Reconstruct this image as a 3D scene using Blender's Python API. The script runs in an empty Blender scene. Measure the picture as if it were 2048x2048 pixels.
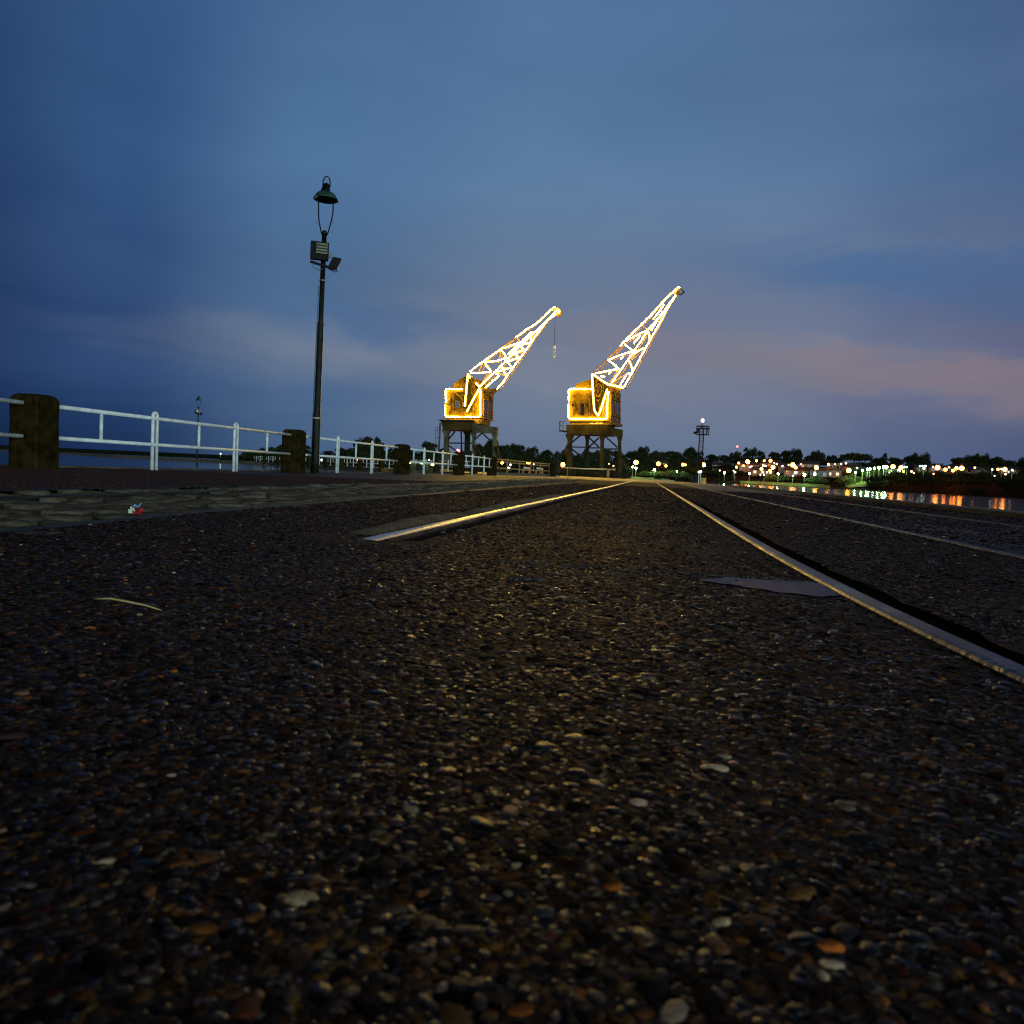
import bpy, math, random
import numpy as np
from mathutils import Vector, Matrix

random.seed(7)
rng = np.random.default_rng(11)
sc = bpy.context.scene
C = sc.collection

# ------------------------------------------------------------------ camera
F, EYE = 1600.0, 0.27                      # focal length in photo pixels (2048 wide), eye height in metres
ROLL, PITCH, YAW = math.radians(2.565), math.radians(2.89), math.radians(9.66)
RM = Matrix.Rotation(YAW, 3, 'Z') @ Matrix.Rotation(math.pi/2-PITCH, 3, 'X') @ Matrix.Rotation(ROLL, 3, 'Z')
cd = bpy.data.cameras.new('camera'); cam = bpy.data.objects.new('camera', cd); C.objects.link(cam)
cam.matrix_world = Matrix.Translation((0, 0, EYE)) @ RM.to_4x4()
cd.sensor_width = 36; cd.lens = 36*F/2048; cd.clip_start = 0.02; cd.clip_end = 6000
cd.dof.use_dof = True; cd.dof.focus_distance = 6.0; cd.dof.aperture_fstop = 10.0
sc.camera = cam

# ------------------------------------------------------------------ sky (dusk after sunset: no sun lamp)
world = bpy.data.worlds.new('World'); sc.world = world; world.use_nodes = True
nt = world.node_tree; N = nt.nodes; LK = nt.links
for n in list(N): N.remove(n)


def srgb(h):
    h = h.lstrip('#'); v = [int(h[i:i+2], 16)/255 for i in (0, 2, 4)]
    return tuple((c/12.92 if c <= .04045 else ((c+.055)/1.055)**2.4) for c in v) + (1,)


def nd(t, **k):
    n = N.new(t)
    for a, b in k.items(): setattr(n, a, b)
    return n


def mth(op, a, b=None, c=None, clamp=False):
    n = nd('ShaderNodeMath', operation=op, use_clamp=clamp)
    for i, v in enumerate((a, b, c)):
        if v is None: continue
        if isinstance(v, (int, float)): n.inputs[i].default_value = v
        else: LK.new(v, n.inputs[i])
    return n.outputs[0]


def ramp(fac, stops, interp='EASE'):
    n = nd('ShaderNodeValToRGB'); r = n.color_ramp; r.interpolation = interp
    while len(r.elements) < len(stops): r.elements.new(.5)
    for e, (p, c) in zip(r.elements, stops):
        e.position = p; e.color = srgb(c) if isinstance(c, str) else (c, c, c, 1)
    LK.new(fac, n.inputs[0]); return n.outputs[0]


def mixc(f, a, b):
    n = nd('ShaderNodeMix', data_type='RGBA')
    for s, v in ((0, f), (6, a), (7, b)):
        if isinstance(v, (int, float)): n.inputs[s].default_value = v
        elif isinstance(v, tuple): n.inputs[s].default_value = v
        else: LK.new(v, n.inputs[s])
    return n.outputs[2]


FILL_GLOW = 7.0
tc = nd('ShaderNodeTexCoord'); sx = nd('ShaderNodeSeparateXYZ'); LK.new(tc.outputs['Generated'], sx.inputs[0])
X, Y, Z = sx.outputs
az = mth('ARCTAN2', X, Y)                                  # 0 along the tracks, + to the right
azn = mth('MULTIPLY_ADD', az, 0.5/math.radians(75), 0.5, clamp=True)   # -75..75 deg -> 0..1
el = mth('DIVIDE', mth('ARCSINE', Z), math.radians(35), clamp=True)    # 0..35 deg -> 0..1
A = lambda deg: .5 + deg/150
# colour along the azimuth at four heights
low = ramp(azn, [(0, '#03070f'), (A(-46), '#061a42'), (A(-36), '#0c2858'), (A(-24), '#34547f'), (A(-10), '#5e7294'), (A(5), '#596d92'), (A(16), '#425a88'), (A(30), '#2f4070'), (1, '#060a16')])
mid = ramp(azn, [(0, '#03070f'), (A(-46), '#0e2d60'), (A(-36), '#193e76'), (A(-24), '#4a6894'), (A(-10), '#727e9a'), (A(5), '#737a98'), (A(16), '#666d92'), (A(30), '#5a5d84'), (1, '#060a16')])
mid2 = ramp(azn, [(0, '#04080f'), (A(-46), '#17396c'), (A(-36), '#254f86'), (A(-24), '#4670a3'), (A(-8), '#557aa6'), (A(6), '#5376a4'), (A(22), '#466595'), (1, '#070c18')])
top = ramp(azn, [(0, '#04080f'), (A(-46), '#1f4173'), (A(-34), '#2b5188'), (A(-20), '#3c6498'), (A(-6), '#446ba0'), (A(8), '#406496'), (A(22), '#365583'), (1, '#070c18')])
s1 = mth('MULTIPLY', el, 1/.16, clamp=True)
s2 = mth('MULTIPLY', mth('SUBTRACT', el, .27), 1/.28, clamp=True)
s3 = mth('MULTIPLY', mth('SUBTRACT', el, .55), 1/.42, clamp=True)
base = mixc(s3, mixc(s2, mixc(s1, low, mid), mid2), top)
# stretched cloud noise in (azimuth, elevation)
cv = nd('ShaderNodeCombineXYZ'); LK.new(mth('MULTIPLY', az, 2.6), cv.inputs[0]); LK.new(mth('MULTIPLY', mth('MULTIPLY_ADD', az, .05, Z), 9), cv.inputs[1])
def noise(vec, scale, detail, rough, dist, off):
    m = nd('ShaderNodeMapping'); m.inputs[1].default_value = off; LK.new(vec, m.inputs[0])
    n = nd('ShaderNodeTexNoise'); n.inputs['Scale'].default_value = scale; n.inputs['Detail'].default_value = detail
    n.inputs['Roughness'].default_value = rough; n.inputs['Distortion'].default_value = dist
    LK.new(m.outputs[0], n.inputs[0]); return n.outputs[0]
n1 = noise(cv.outputs[0], 1.0, 5, .5, .35, (3.1, 1.7, 0))
n2 = noise(cv.outputs[0], 1.9, 6, .55, .6, (9.4, 5.2, 2))
wob = mth('SUBTRACT', n2, .5)
def patch(px, py, wx, wy, tilt=0., pw=1.):
    """soft cloud patch around one direction of the sky; edges broken by the noise"""
    a0 = math.atan((px-1300)/1600); e0 = (897.3+.0448*px-py)/1600
    da = mth('SUBTRACT', az, a0); de = mth('SUBTRACT', mth('MULTIPLY_ADD', wob, .10, Z), mth('MULTIPLY_ADD', da, -tilt, e0))
    q = mth('ADD', mth('POWER', mth('DIVIDE', da, wx/1600), 2), mth('POWER', mth('DIVIDE', de, wy/1600), 2))
    if pw != 1.: q = mth('POWER', q, pw)
    return mth('MULTIPLY', mth('EXPONENT', mth('MULTIPLY', q, -1)), ramp(n1, [(.36, .55), (.62, 1.)], 'LINEAR'))
pinkaz = ramp(azn, [(0, 0.), (A(-34), .15), (A(-18), .7), (A(24), 1.), (1, 0.)], 'EASE')
lowband = ramp(el, [(0, .3), (.10, 1), (.36, .8), (.62, .2), (1, .15)], 'LINEAR')
base = mixc(mth('MULTIPLY', mth('MULTIPLY', ramp(n1, [(.42, 0.), (.66, 1.)]), mth('MULTIPLY', lowband, pinkaz)), .4), base, srgb('#6a7d98'))
base = mixc(mth('MULTIPLY', patch(1880, 628, 430, 62, .12, 1.8), .8), base, srgb('#38629a'))
base = mixc(mth('MULTIPLY', patch(760, 660, 260, 34, .06), .55), base, srgb('#3a6298'))
base = mixc(mth('MULTIPLY', patch(700, 800, 300, 50, .0), .25), base, srgb('#48689a'))
base = mixc(mth('MULTIPLY', patch(1680, 765, 680, 42, .13, 1.8), .8), base, srgb('#86828f'))
base = mixc(mth('MULTIPLY', patch(2060, 822, 480, 30, .12, 1.6), .85), base, srgb('#8d7a86'))
base = mixc(mth('MULTIPLY', patch(950, 735, 560, 50, .02, 1.5), .7), base, srgb('#7f8799'))
base = mixc(mth('MULTIPLY', patch(850, 632, 90, 14, .12), .6), base, srgb('#72819d'))
base = mixc(mth('MULTIPLY', patch(700, 690, 120, 14, .15), .5), base, srgb('#68799b'))
base = mixc(mth('MULTIPLY', patch(1910, 575, 90, 24, .35), .45), base, srgb('#5f6e94'))
base = mixc(mth('MULTIPLY', patch(1500, 610, 200, 18, .1), .4), base, srgb('#6a7899'))
# added fill glow, unseen low behind the camera, to brighten railings and posts
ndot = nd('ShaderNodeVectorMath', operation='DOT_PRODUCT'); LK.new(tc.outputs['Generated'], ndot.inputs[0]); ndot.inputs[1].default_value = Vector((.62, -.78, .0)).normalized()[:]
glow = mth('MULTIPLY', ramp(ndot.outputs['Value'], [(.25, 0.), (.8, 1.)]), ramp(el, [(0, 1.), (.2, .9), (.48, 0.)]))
gs = nd('ShaderNodeVectorMath', operation='SCALE'); gs.inputs[0].default_value = (.70, .94, 1.0); LK.new(mth('MULTIPLY', glow, FILL_GLOW), gs.inputs['Scale'])
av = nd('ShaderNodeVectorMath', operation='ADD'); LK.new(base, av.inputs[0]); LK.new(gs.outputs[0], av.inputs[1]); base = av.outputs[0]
veil = ramp(n1, [(.3, .93), (.7, 1.07)], 'LINEAR')
vm = nd('ShaderNodeVectorMath', operation='MULTIPLY'); LK.new(base, vm.inputs[0]); LK.new(veil, vm.inputs[1])
hs = nd('ShaderNodeHueSaturation'); hs.inputs['Saturation'].default_value = .92; hs.inputs['Value'].default_value = .91; hs.inputs['Hue'].default_value = .494; LK.new(vm.outputs[0], hs.inputs['Color'])
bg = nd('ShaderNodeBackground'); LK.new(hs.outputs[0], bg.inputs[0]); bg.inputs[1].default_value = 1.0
back = ramp(mth('MULTIPLY_ADD', Z, .5, .5), [(.49, 0.), (.5, 1.), (.77, 1.), (.85, .10)], 'LINEAR')   # zenith is already night-dark
LK.new(back, bg.inputs[1])
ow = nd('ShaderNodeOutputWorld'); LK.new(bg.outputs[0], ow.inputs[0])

sc.view_settings.view_transform = 'Standard'; sc.view_settings.look = 'None'
sc.view_settings.exposure = 0; sc.view_settings.gamma = 1
cy = sc.cycles
try:
    cy.use_denoising = True; cy.denoiser = 'OPENIMAGEDENOISE'
    cy.use_light_tree = True
except Exception: pass
cy.filter_width = 1.2; cy.max_bounces = 5; cy.diffuse_bounces = 2; cy.glossy_bounces = 4; cy.transmission_bounces = 4
cy.sample_clamp_indirect = 4; cy.sample_clamp_direct = 0
cy.caustics_reflective = False; cy.caustics_refractive = False


# ------------------------------------------------------------------ measuring helpers
def ray(px, py):
    return RM @ Vector(((px-1024)/F, -(py-1024)/F, -1.0))


def hdir(px):
    """horizontal unit direction of an image column taken at the horizon"""
    d = ray(px, 897.3+.0448*px); d.z = 0; return d.normalized()


def ground(px, py, z=0.0):
    d = ray(px, py); t = (z-EYE)/d.z; return Vector((d.x*t, d.y*t, z))


def at_y(px, py, y):
    d = ray(px, py); t = y/d.y; return Vector((d.x*t, y, EYE+d.z*t))


def at_r(px, py, r):
    d = ray(px, py); t = r/math.hypot(d.x, d.y); return Vector((d.x*t, d.y*t, EYE+d.z*t))


# ------------------------------------------------------------------ materials
def mat(name, c1, c2=None, rough=.6, metal=0., scale=4., bump=0., bscale=None, detail=4, contrast=(.35, .65), spec=.5, coat=0., attr=None, rvar=0.):
    m = bpy.data.materials.new(name); m.use_nodes = True; t = m.node_tree; b = t.nodes['Principled BSDF']
    b.inputs['Roughness'].default_value = rough; b.inputs['Metallic'].default_value = metal
    b.inputs['Specular IOR Level'].default_value = spec
    if coat: b.inputs['Coat Weight'].default_value = coat
    co = t.nodes.new('ShaderNodeTexCoord')
    c1 = srgb(c1) if isinstance(c1, str) else (*c1, 1)
    if attr:
        a = t.nodes.new('ShaderNodeAttribute'); a.attribute_name = attr; t.links.new(a.outputs['Color'], b.inputs['Base Color'])
    elif c2 is None: b.inputs['Base Color'].default_value = c1
    else:
        c2 = srgb(c2) if isinstance(c2, str) else (*c2, 1)
        n = t.nodes.new('ShaderNodeTexNoise'); n.inputs['Scale'].default_value = scale; n.inputs['Detail'].default_value = detail
        t.links.new(co.outputs['Object'], n.inputs[0])
        r = t.nodes.new('ShaderNodeValToRGB'); r.color_ramp.elements[0].position = contrast[0]; r.color_ramp.elements[1].position = contrast[1]
        r.color_ramp.elements[0].color = c1; r.color_ramp.elements[1].color = c2
        t.links.new(n.outputs[0], r.inputs[0]); t.links.new(r.outputs[0], b.inputs['Base Color'])
        if rvar:
            mr = t.nodes.new('ShaderNodeMapRange'); mr.inputs[3].default_value = rough-rvar; mr.inputs[4].default_value = rough+rvar
            mr.inputs[1].default_value = .3; mr.inputs[2].default_value = .7
            t.links.new(n.outputs[0], mr.inputs[0]); t.links.new(mr.outputs[0], b.inputs['Roughness'])
    if bump:
        n2 = t.nodes.new('ShaderNodeTexNoise'); n2.inputs['Scale'].default_value = bscale or scale*3; n2.inputs['Detail'].default_value = 5
        t.links.new(co.outputs['Object'], n2.inputs[0])
        bp = t.nodes.new('ShaderNodeBump'); bp.inputs['Strength'].default_value = bump; bp.inputs['Distance'].default_value = .02
        t.links.new(n2.outputs[0], bp.inputs['Height']); t.links.new(bp.outputs[0], b.inputs['Normal'])
    return m


def emit(name, col, strength):
    m = bpy.data.materials.new(name); m.use_nodes = True; t = m.node_tree
    b = t.nodes['Principled BSDF']; b.inputs['Base Color'].default_value = (.2, .2, .2, 1)
    b.inputs['Emission Color'].default_value = (*col, 1); b.inputs['Emission Strength'].default_value = strength
    try: m.cycles.emission_sampling = 'FRONT'
    except Exception: pass
    return m


def aggregate(name, pal, scale, smooth_hi=.55, rough=.5, bump=.9, mortar='#3a342f', grout=.35, spec=.12):
    """exposed pebble concrete: voronoi stones of mixed colour in mortar"""
    m = bpy.data.materials.new(name); m.use_nodes = True; t = m.node_tree; nn = t.nodes; lk = t.links; b = nn['Principled BSDF']
    co = nn.new('ShaderNodeTexCoord')
    wob = nn.new('ShaderNodeTexNoise'); wob.inputs['Scale'].default_value = scale*.8; lk.new(co.outputs['Object'], wob.inputs[0])
    ad = nn.new('ShaderNodeVectorMath'); ad.operation = 'MULTIPLY_ADD'; lk.new(wob.outputs['Color'], ad.inputs[0])
    ad.inputs[1].default_value = (.6/scale,)*3; lk.new(co.outputs['Object'], ad.inputs[2])
    v = nn.new('ShaderNodeTexVoronoi'); v.inputs['Scale'].default_value = scale; v.inputs['Randomness'].default_value = 1; lk.new(ad.outputs[0], v.inputs[0])
    cr = nn.new('ShaderNodeValToRGB'); cr.color_ramp.interpolation = 'CONSTANT'
    while len(cr.color_ramp.elements) < len(pal): cr.color_ramp.elements.new(.5)
    for i, (e, c) in enumerate(zip(cr.color_ramp.elements, pal)): e.position = i/len(pal); e.color = srgb(c)
    sp = nn.new('ShaderNodeSeparateColor'); lk.new(v.outputs['Color'], sp.inputs[0]); lk.new(sp.outputs[0], cr.inputs[0])
    big = nn.new('ShaderNodeTexNoise'); big.inputs['Scale'].default_value = 1.1; big.inputs['Detail'].default_value = 6; lk.new(co.outputs['Object'], big.inputs[0])
    # mortar shows between stones and in worn patches
    th = nn.new('ShaderNodeMapRange'); th.inputs[1].default_value = .35; th.inputs[2].default_value = .75; th.inputs[3].default_value = .62; th.inputs[4].default_value = grout
    lk.new(big.outputs[0], th.inputs[0])
    gt = nn.new('ShaderNodeMath'); gt.operation = 'GREATER_THAN'; lk.new(v.outputs['Distance'], gt.inputs[0]); lk.new(th.outputs[0], gt.inputs[1])
    mx = nn.new('ShaderNodeMix'); mx.data_type = 'RGBA'; lk.new(gt.outputs[0], mx.inputs[0]); lk.new(cr.outputs[0], mx.inputs[6]); mx.inputs[7].default_value = srgb(mortar)
    st = nn.new('ShaderNodeMapRange'); st.inputs[1].default_value = .3; st.inputs[2].default_value = .7; st.inputs[3].default_value = .62; st.inputs[4].default_value = 1.25
    lk.new(big.outputs[0], st.inputs[0])
    mu = nn.new('ShaderNodeVectorMath'); mu.operation = 'SCALE'; lk.new(mx.outputs[2], mu.inputs[0]); lk.new(st.outputs[0], mu.inputs['Scale'])
    lk.new(mu.outputs[0], b.inputs['Base Color'])
    b.inputs['Roughness'].default_value = rough; b.inputs['Specular IOR Level'].default_value = spec
    h = nn.new('ShaderNodeMapRange'); h.inputs[1].default_value = 0; h.inputs[2].default_value = .65; h.inputs[3].default_value = 1; h.inputs[4].default_value = 0
    lk.new(v.outputs['Distance'], h.inputs[0])
    bp = nn.new('ShaderNodeBump'); bp.inputs['Strength'].default_value = bump; bp.inputs['Distance'].default_value = .5/scale
    lk.new(h.outputs[0], bp.inputs['Height']); lk.new(bp.outputs[0], b.inputs['Normal'])
    return m


PAL = ['#4a3220', '#6e4a28', '#2e2422', '#503c42', '#80603a', '#3c2a22', '#1c1818', '#7c7060', '#60321c', '#3c363c', '#8c5c28', '#26262c']
M_agg = aggregate('pebble_concrete', PAL, 85, rough=.75, mortar='#3a302c', spec=.04)
M_aggfar = aggregate('pebble_concrete_side', ['#4a3a38', '#5c4640', '#3a3034', '#5c5450', '#453a3c', '#6a5448'], 62, rough=.5, bump=.8)
M_red = aggregate('reddish_asphalt', ['#3c2c2c', '#46302c', '#33282c', '#4c3a36', '#2e2628'], 80, rough=.6, bump=.6, mortar='#241e1e')
M_mortar = mat('mortar', '#37322d', '#57504a', rough=.75, scale=9, bump=.5, bscale=60)
M_dirt = mat('groove_dirt', '#0d0b0a', '#221c17', rough=.9, scale=20, bump=1, bscale=60)
M_steel = mat('worn_rail_steel', '#a49c90', '#c8bfb2', rough=.32, metal=1., scale=3, bump=.03, bscale=25, rvar=.08)
M_steel2 = mat('weathered_rail_steel', '#3e3633', '#6e645c', rough=.42, metal=.9, scale=7, bump=.25, bscale=60, rvar=.12, detail=8)
M_raildk = mat('dirty_rail_steel', '#1e1d1c', '#38342e', rough=.6, metal=.5, scale=6, bump=.3, bscale=30)
M_rust = mat('rusty_steel', '#2b1d15', '#4a3020', rough=.8, metal=.2, scale=12, bump=.6)
M_railold = mat('dull_rail_steel', '#2c2a2a', '#55514b', rough=.5, metal=.9, scale=5, bump=.3, bscale=30)
M_cobble = mat('cobblestone', '#38332a', '#696050', rough=.85, spec=.2, scale=3.6, bump=1., bscale=28, contrast=(.3, .7))
M_moss = mat('mossy_soil', '#0c0c07', '#24260f', rough=.95, scale=9, bump=1, bscale=40)
M_conc = mat('quay_concrete', '#35302b', '#5c544a', rough=.85, scale=2, bump=.6, bscale=14)
M_white = mat('white_painted_pipe', '#c4ccc8', '#e8ecea', rough=.45, scale=6, bump=.15, bscale=25)
M_timber = mat('weathered_timber', '#161106', '#30270e', rough=.95, spec=.05, scale=5, bump=.9, bscale=16)
M_brown = mat('brown_painted_pipe', '#7c5a2c', '#a67d45', rough=.6, scale=6)
M_pole = mat('dark_green_lamp_paint', '#0b0f0a', '#1b2013', spec=.2, rough=.5, scale=4, metal=.3, bump=.15)
M_black = mat('black_metal', '#040404', '#090a0a', rough=.6, spec=.2, scale=6, metal=.3)
M_shade = mat('green_enamel', '#24403a', '#35564c', rough=.35, scale=5, metal=.2)
M_lens = mat('floodlight_glass', '#2c3318', '#555c30', rough=.15, scale=9, spec=.8)
M_cable = mat('grey_cable', '#3a5068', rough=.5)
M_cabin = mat('yellow_crane_paint', '#443400', '#685006', spec=.1, rough=.7, scale=1.5, bump=.1, bscale=10)
M_cabin2 = mat('ochre_crane_steel', '#463208', '#664c14', spec=.15, rough=.65, scale=2, bump=.05)
M_portal = mat('grey_crane_paint', '#343628', '#585b45', spec=.15, rough=.7, scale=.8, bump=.3, bscale=8)
M_portal2 = mat('olive_crane_paint', '#2a2307', '#423710', spec=.12, rough=.7, scale=.8, bump=.3, bscale=8)
M_portald = mat('dark_crane_steel', '#14150f', '#28271b', spec=.12, rough=.7, scale=1.5)
M_win = mat('dark_crane_glass', '#0c0d05', rough=.15, spec=.7)
M_hook = mat('pale_hook_paint', '#b9a78c', '#d8c8ae', rough=.5, scale=3)
M_neon = emit('warm_light_rope', (1.0, .61, .045), 150.0)
M_bark = mat('bark', '#16110b', '#2d241a', rough=.95, scale=3)
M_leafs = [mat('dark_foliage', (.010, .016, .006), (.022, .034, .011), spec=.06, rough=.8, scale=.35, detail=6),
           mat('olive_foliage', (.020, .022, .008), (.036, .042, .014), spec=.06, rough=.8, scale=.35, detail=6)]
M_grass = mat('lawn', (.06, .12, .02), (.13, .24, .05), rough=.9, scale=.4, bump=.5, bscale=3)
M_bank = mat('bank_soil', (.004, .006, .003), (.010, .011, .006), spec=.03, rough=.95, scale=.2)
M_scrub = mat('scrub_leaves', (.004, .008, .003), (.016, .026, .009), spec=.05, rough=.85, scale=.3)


# ------------------------------------------------------------------ mesh builder
class MB:
    def __init__(s): s.v = []; s.f = []
    def add(s, vs, fs):
        o = len(s.v); s.v += [tuple(v) for v in vs]; s.f += [tuple(o+i for i in f) for f in fs]; return s
    def box(s, a, b):
        x0, y0, z0 = a; x1, y1, z1 = b
        return s.add([(x0, y0, z0), (x1, y0, z0), (x1, y1, z0), (x0, y1, z0), (x0, y0, z1), (x1, y0, z1), (x1, y1, z1), (x0, y1, z1)],
                     [(3, 2, 1, 0), (4, 5, 6, 7), (0, 1, 5, 4), (1, 2, 6, 5), (2, 3, 7, 6), (3, 0, 4, 7)])
    def tube(s, pts, r, n=8, caps=True):
        pts = [Vector(p) for p in pts]; rs = r if isinstance(r, (list, tuple)) else [r]*len(pts)
        rings = []
        up = None
        for i, p in enumerate(pts):
            d = (pts[min(i+1, len(pts)-1)]-pts[max(i-1, 0)]).normalized()
            if up is None or abs(up.dot(d)) > .99: up = Vector((0, 0, 1)) if abs(d.z) < .9 else Vector((1, 0, 0))
            x = d.cross(up).normalized(); y = x.cross(d).normalized(); up = y
            rings.append([p + (x*math.cos(2*math.pi*k/n)+y*math.sin(2*math.pi*k/n))*rs[i] for k in range(n)])
        vs = [v for ring in rings for v in ring]; fs = []
        for i in range(len(pts)-1):
            for k in range(n): a = i*n+k; b = i*n+(k+1) % n; fs.append((a, a+n, b+n, b))
        if caps: fs.append(tuple(range(n))); fs.append(tuple(reversed(range((len(pts)-1)*n, len(pts)*n))))
        return s.add(vs, fs)
    def bar(s, a, b, w, h=None, up=(0, 0, 1)):
        """box beam from a to b"""
        a = Vector(a); b = Vector(b); h = h or w; d = (b-a).normalized(); up = Vector(up)
        if abs(d.dot(up)) > .98: up = Vector((1, 0, 0)) if abs(d.x) < .9 else Vector((0, 1, 0))
        x = d.cross(up).normalized()*w/2; y = x.normalized().cross(d).normalized()*h/2
        vs = [a-x-y, a+x-y, a+x+y, a-x+y, b-x-y, b+x-y, b+x+y, b-x+y]
        return s.add(vs, [(3, 2, 1, 0), (4, 5, 6, 7), (0, 1, 5, 4), (1, 2, 6, 5), (2, 3, 7, 6), (3, 0, 4, 7)])
    def prism(s, poly, off):
        """polygon (3D points) extruded along the vector off"""
        n = len(poly); off = Vector(off); vs = [Vector(p) for p in poly]; vs += [p+off for p in vs]
        return s.add(vs, [tuple(range(n)), tuple(reversed(range(n, 2*n)))]+[(i, i+n, (i+1) % n+n, (i+1) % n) for i in range(n)])
    def lathe(s, prof, n=20, c=(0, 0, 0)):
        c = Vector(c); vs = [c+Vector((r*math.cos(2*math.pi*k/n), r*math.sin(2*math.pi*k/n), z)) for r, z in prof for k in range(n)]
        fs = [(i*n+k, i*n+(k+1) % n, (i+1)*n+(k+1) % n, (i+1)*n+k) for i in range(len(prof)-1) for k in range(n)]
        return s.add(vs, fs)
    def ball(s, c, r, n=8, m=5, sq=(1, 1, 1)):
        prof = [(max(1e-4, math.sin(math.pi*j/m)), -math.cos(math.pi*j/m)) for j in range(m+1)]
        o = len(s.v); s.lathe(prof, n); 
        for i in range(o, len(s.v)):
            v = s.v[i]; s.v[i] = (c[0]+v[0]*r*sq[0], c[1]+v[1]*r*sq[1], c[2]+v[2]*r*sq[2])
        return s
    def build(s, name, m, parent=None, smooth=False, fix=True, bevel=0):
        off = Vector(parent.get('_o', (0, 0, 0))) if parent else Vector((0, 0, 0))
        me = bpy.data.meshes.new(name); me.from_pydata([Vector(v)-off for v in s.v], [], s.f)
        if fix:
            import bmesh
            bm = bmesh.new(); bm.from_mesh(me); bmesh.ops.recalc_face_normals(bm, faces=bm.faces)
            if bevel: bmesh.ops.bevel(bm, geom=list(bm.edges), offset=bevel, segments=2, affect='EDGES', clamp_overlap=True)
            bm.to_mesh(me); bm.free()
        me.materials.append(m)
        if smooth: me.polygons.foreach_set('use_smooth', [True]*len(me.polygons)); me.update()
        o = bpy.data.objects.new(name, me); C.objects.link(o)
        if parent: o.parent = parent; o['_o'] = tuple(off)
        else: o['_o'] = (0.0, 0.0, 0.0)
        return o


def tag(o, label=None, cat=None, group=None, kind=None):
    for k, v in (('label', label), ('category', cat), ('group', group), ('kind', kind)):
        if v: o[k] = v
    return o


def thing(name, label, cat, loc=(0, 0, 0), group=None, rz=0):
    """an Empty at the thing's base; parts are given in world coordinates and stored relative to it"""
    e = bpy.data.objects.new(name, None); C.objects.link(e); e.location = loc; e.rotation_euler = (0, 0, rz)
    e.empty_display_size = .2; e['_o'] = tuple(loc); return tag(e, label, cat, group)


def dup(root, loc, rz, label, group=None):
    def rec(o, par):
        c = o.copy(); C.objects.link(c)
        if par: c.parent = par
        for k in list(o.children): rec(k, c)
        return c
    r = rec(root, None); r.location = loc; r.rotation_euler = (0, 0, rz); r['label'] = label
    if group: r['group'] = group
    return r


def struct(o): o['kind'] = 'structure'; return o


ORD = ['first', 'second', 'third', 'fourth', 'fifth', 'sixth', 'seventh', 'eighth', 'ninth', 'tenth', 'eleventh', 'twelfth', 'thirteenth',
       'fourteenth', 'fifteenth', 'sixteenth', 'seventeenth', 'eighteenth', 'nineteenth', 'twentieth'] + ['twenty-'+w for w in
       ('first', 'second', 'third', 'fourth', 'fifth', 'sixth', 'seventh', 'eighth', 'ninth')] + ['thirtieth'] + ['thirty-'+w for w in
       ('first', 'second', 'third', 'fourth', 'fifth', 'sixth', 'seventh', 'eighth', 'ninth')] + ['fortieth'] + ['forty-'+w for w in
       ('first', 'second', 'third', 'fourth', 'fifth', 'sixth', 'seventh', 'eighth', 'ninth')] + ['fiftieth'] + ['fifty-'+w for w in
       ('first', 'second', 'third', 'fourth', 'fifth', 'sixth', 'seventh', 'eighth', 'ninth')] + ['sixtieth'] + ['sixty-'+w for w in
       ('first', 'second', 'third', 'fourth', 'fifth', 'sixth', 'seventh', 'eighth', 'ninth')]

# ------------------------------------------------------------------ the setting: water
WZ = -0.6


def water_mat():
    m = bpy.data.materials.new('river_water'); m.use_nodes = True; t = m.node_tree; b = t.nodes['Principled BSDF']
    b.inputs['Base Color'].default_value = (.004, .008, .012, 1); b.inputs['Roughness'].default_value = .085; b.inputs['IOR'].default_value = 1.33
    co = t.nodes.new('ShaderNodeTexCoord'); mp = t.nodes.new('ShaderNodeMapping'); mp.inputs[3].default_value = (1, 1, 1)
    t.links.new(co.outputs['Object'], mp.inputs[0])
    n = t.nodes.new('ShaderNodeTexNoise'); n.inputs['Scale'].default_value = .9; n.inputs['Detail'].default_value = 3; t.links.new(mp.outputs[0], n.inputs[0])
    bp = t.nodes.new('ShaderNodeBump'); bp.inputs['Strength'].default_value = .008; bp.inputs['Distance'].default_value = .05
    t.links.new(n.outputs[0], bp.inputs['Height']); t.links.new(bp.outputs[0], b.inputs['Normal'])
    return m


M_water = water_mat()
struct(MB().add([(-2500, -400, WZ), (2500, -400, WZ), (2500, 3500, WZ), (-2500, 3500, WZ)], [(0, 1, 2, 3)]).build('water', M_water, fix=False))
struct(MB().add([(-2500, -400, WZ-3), (2500, -400, WZ-3), (2500, 3500, WZ-3), (-2500, 3500, WZ-3)], [(0, 1, 2, 3)]).build('river_bed', M_bank, fix=False))

# ------------------------------------------------------------------ quay surface, laid in strips between the rails' grooves
RAILX = {'a': -.97, 'b': .47, 'c': 1.6, 'd': 3.05, 'e': -2.28, 'f': -3.56}


def rx(k, y):
    """lateral position of a rail at distance y (they bow slightly)"""
    d = 0
    if k == 'b': d = .10*math.exp(-(y-1.2)/1.0) if y > 1.2 else .10
    if k == 'b' and y > 8: d -= .002*(min(y, 40)-8)
    if k == 'a': d = -.004*max(0, min(y, 40)-20) + .007*math.sin(y*.45)*math.exp(-y/30)
    if k == 'e': d = .19*math.exp(-(max(y, 2.3)-2.5)/1.6) - .02*max(0, y-8)*.9
    if k == 'f': d = -.02*max(0, y-8)*.9
    return RAILX[k]+d


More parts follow.
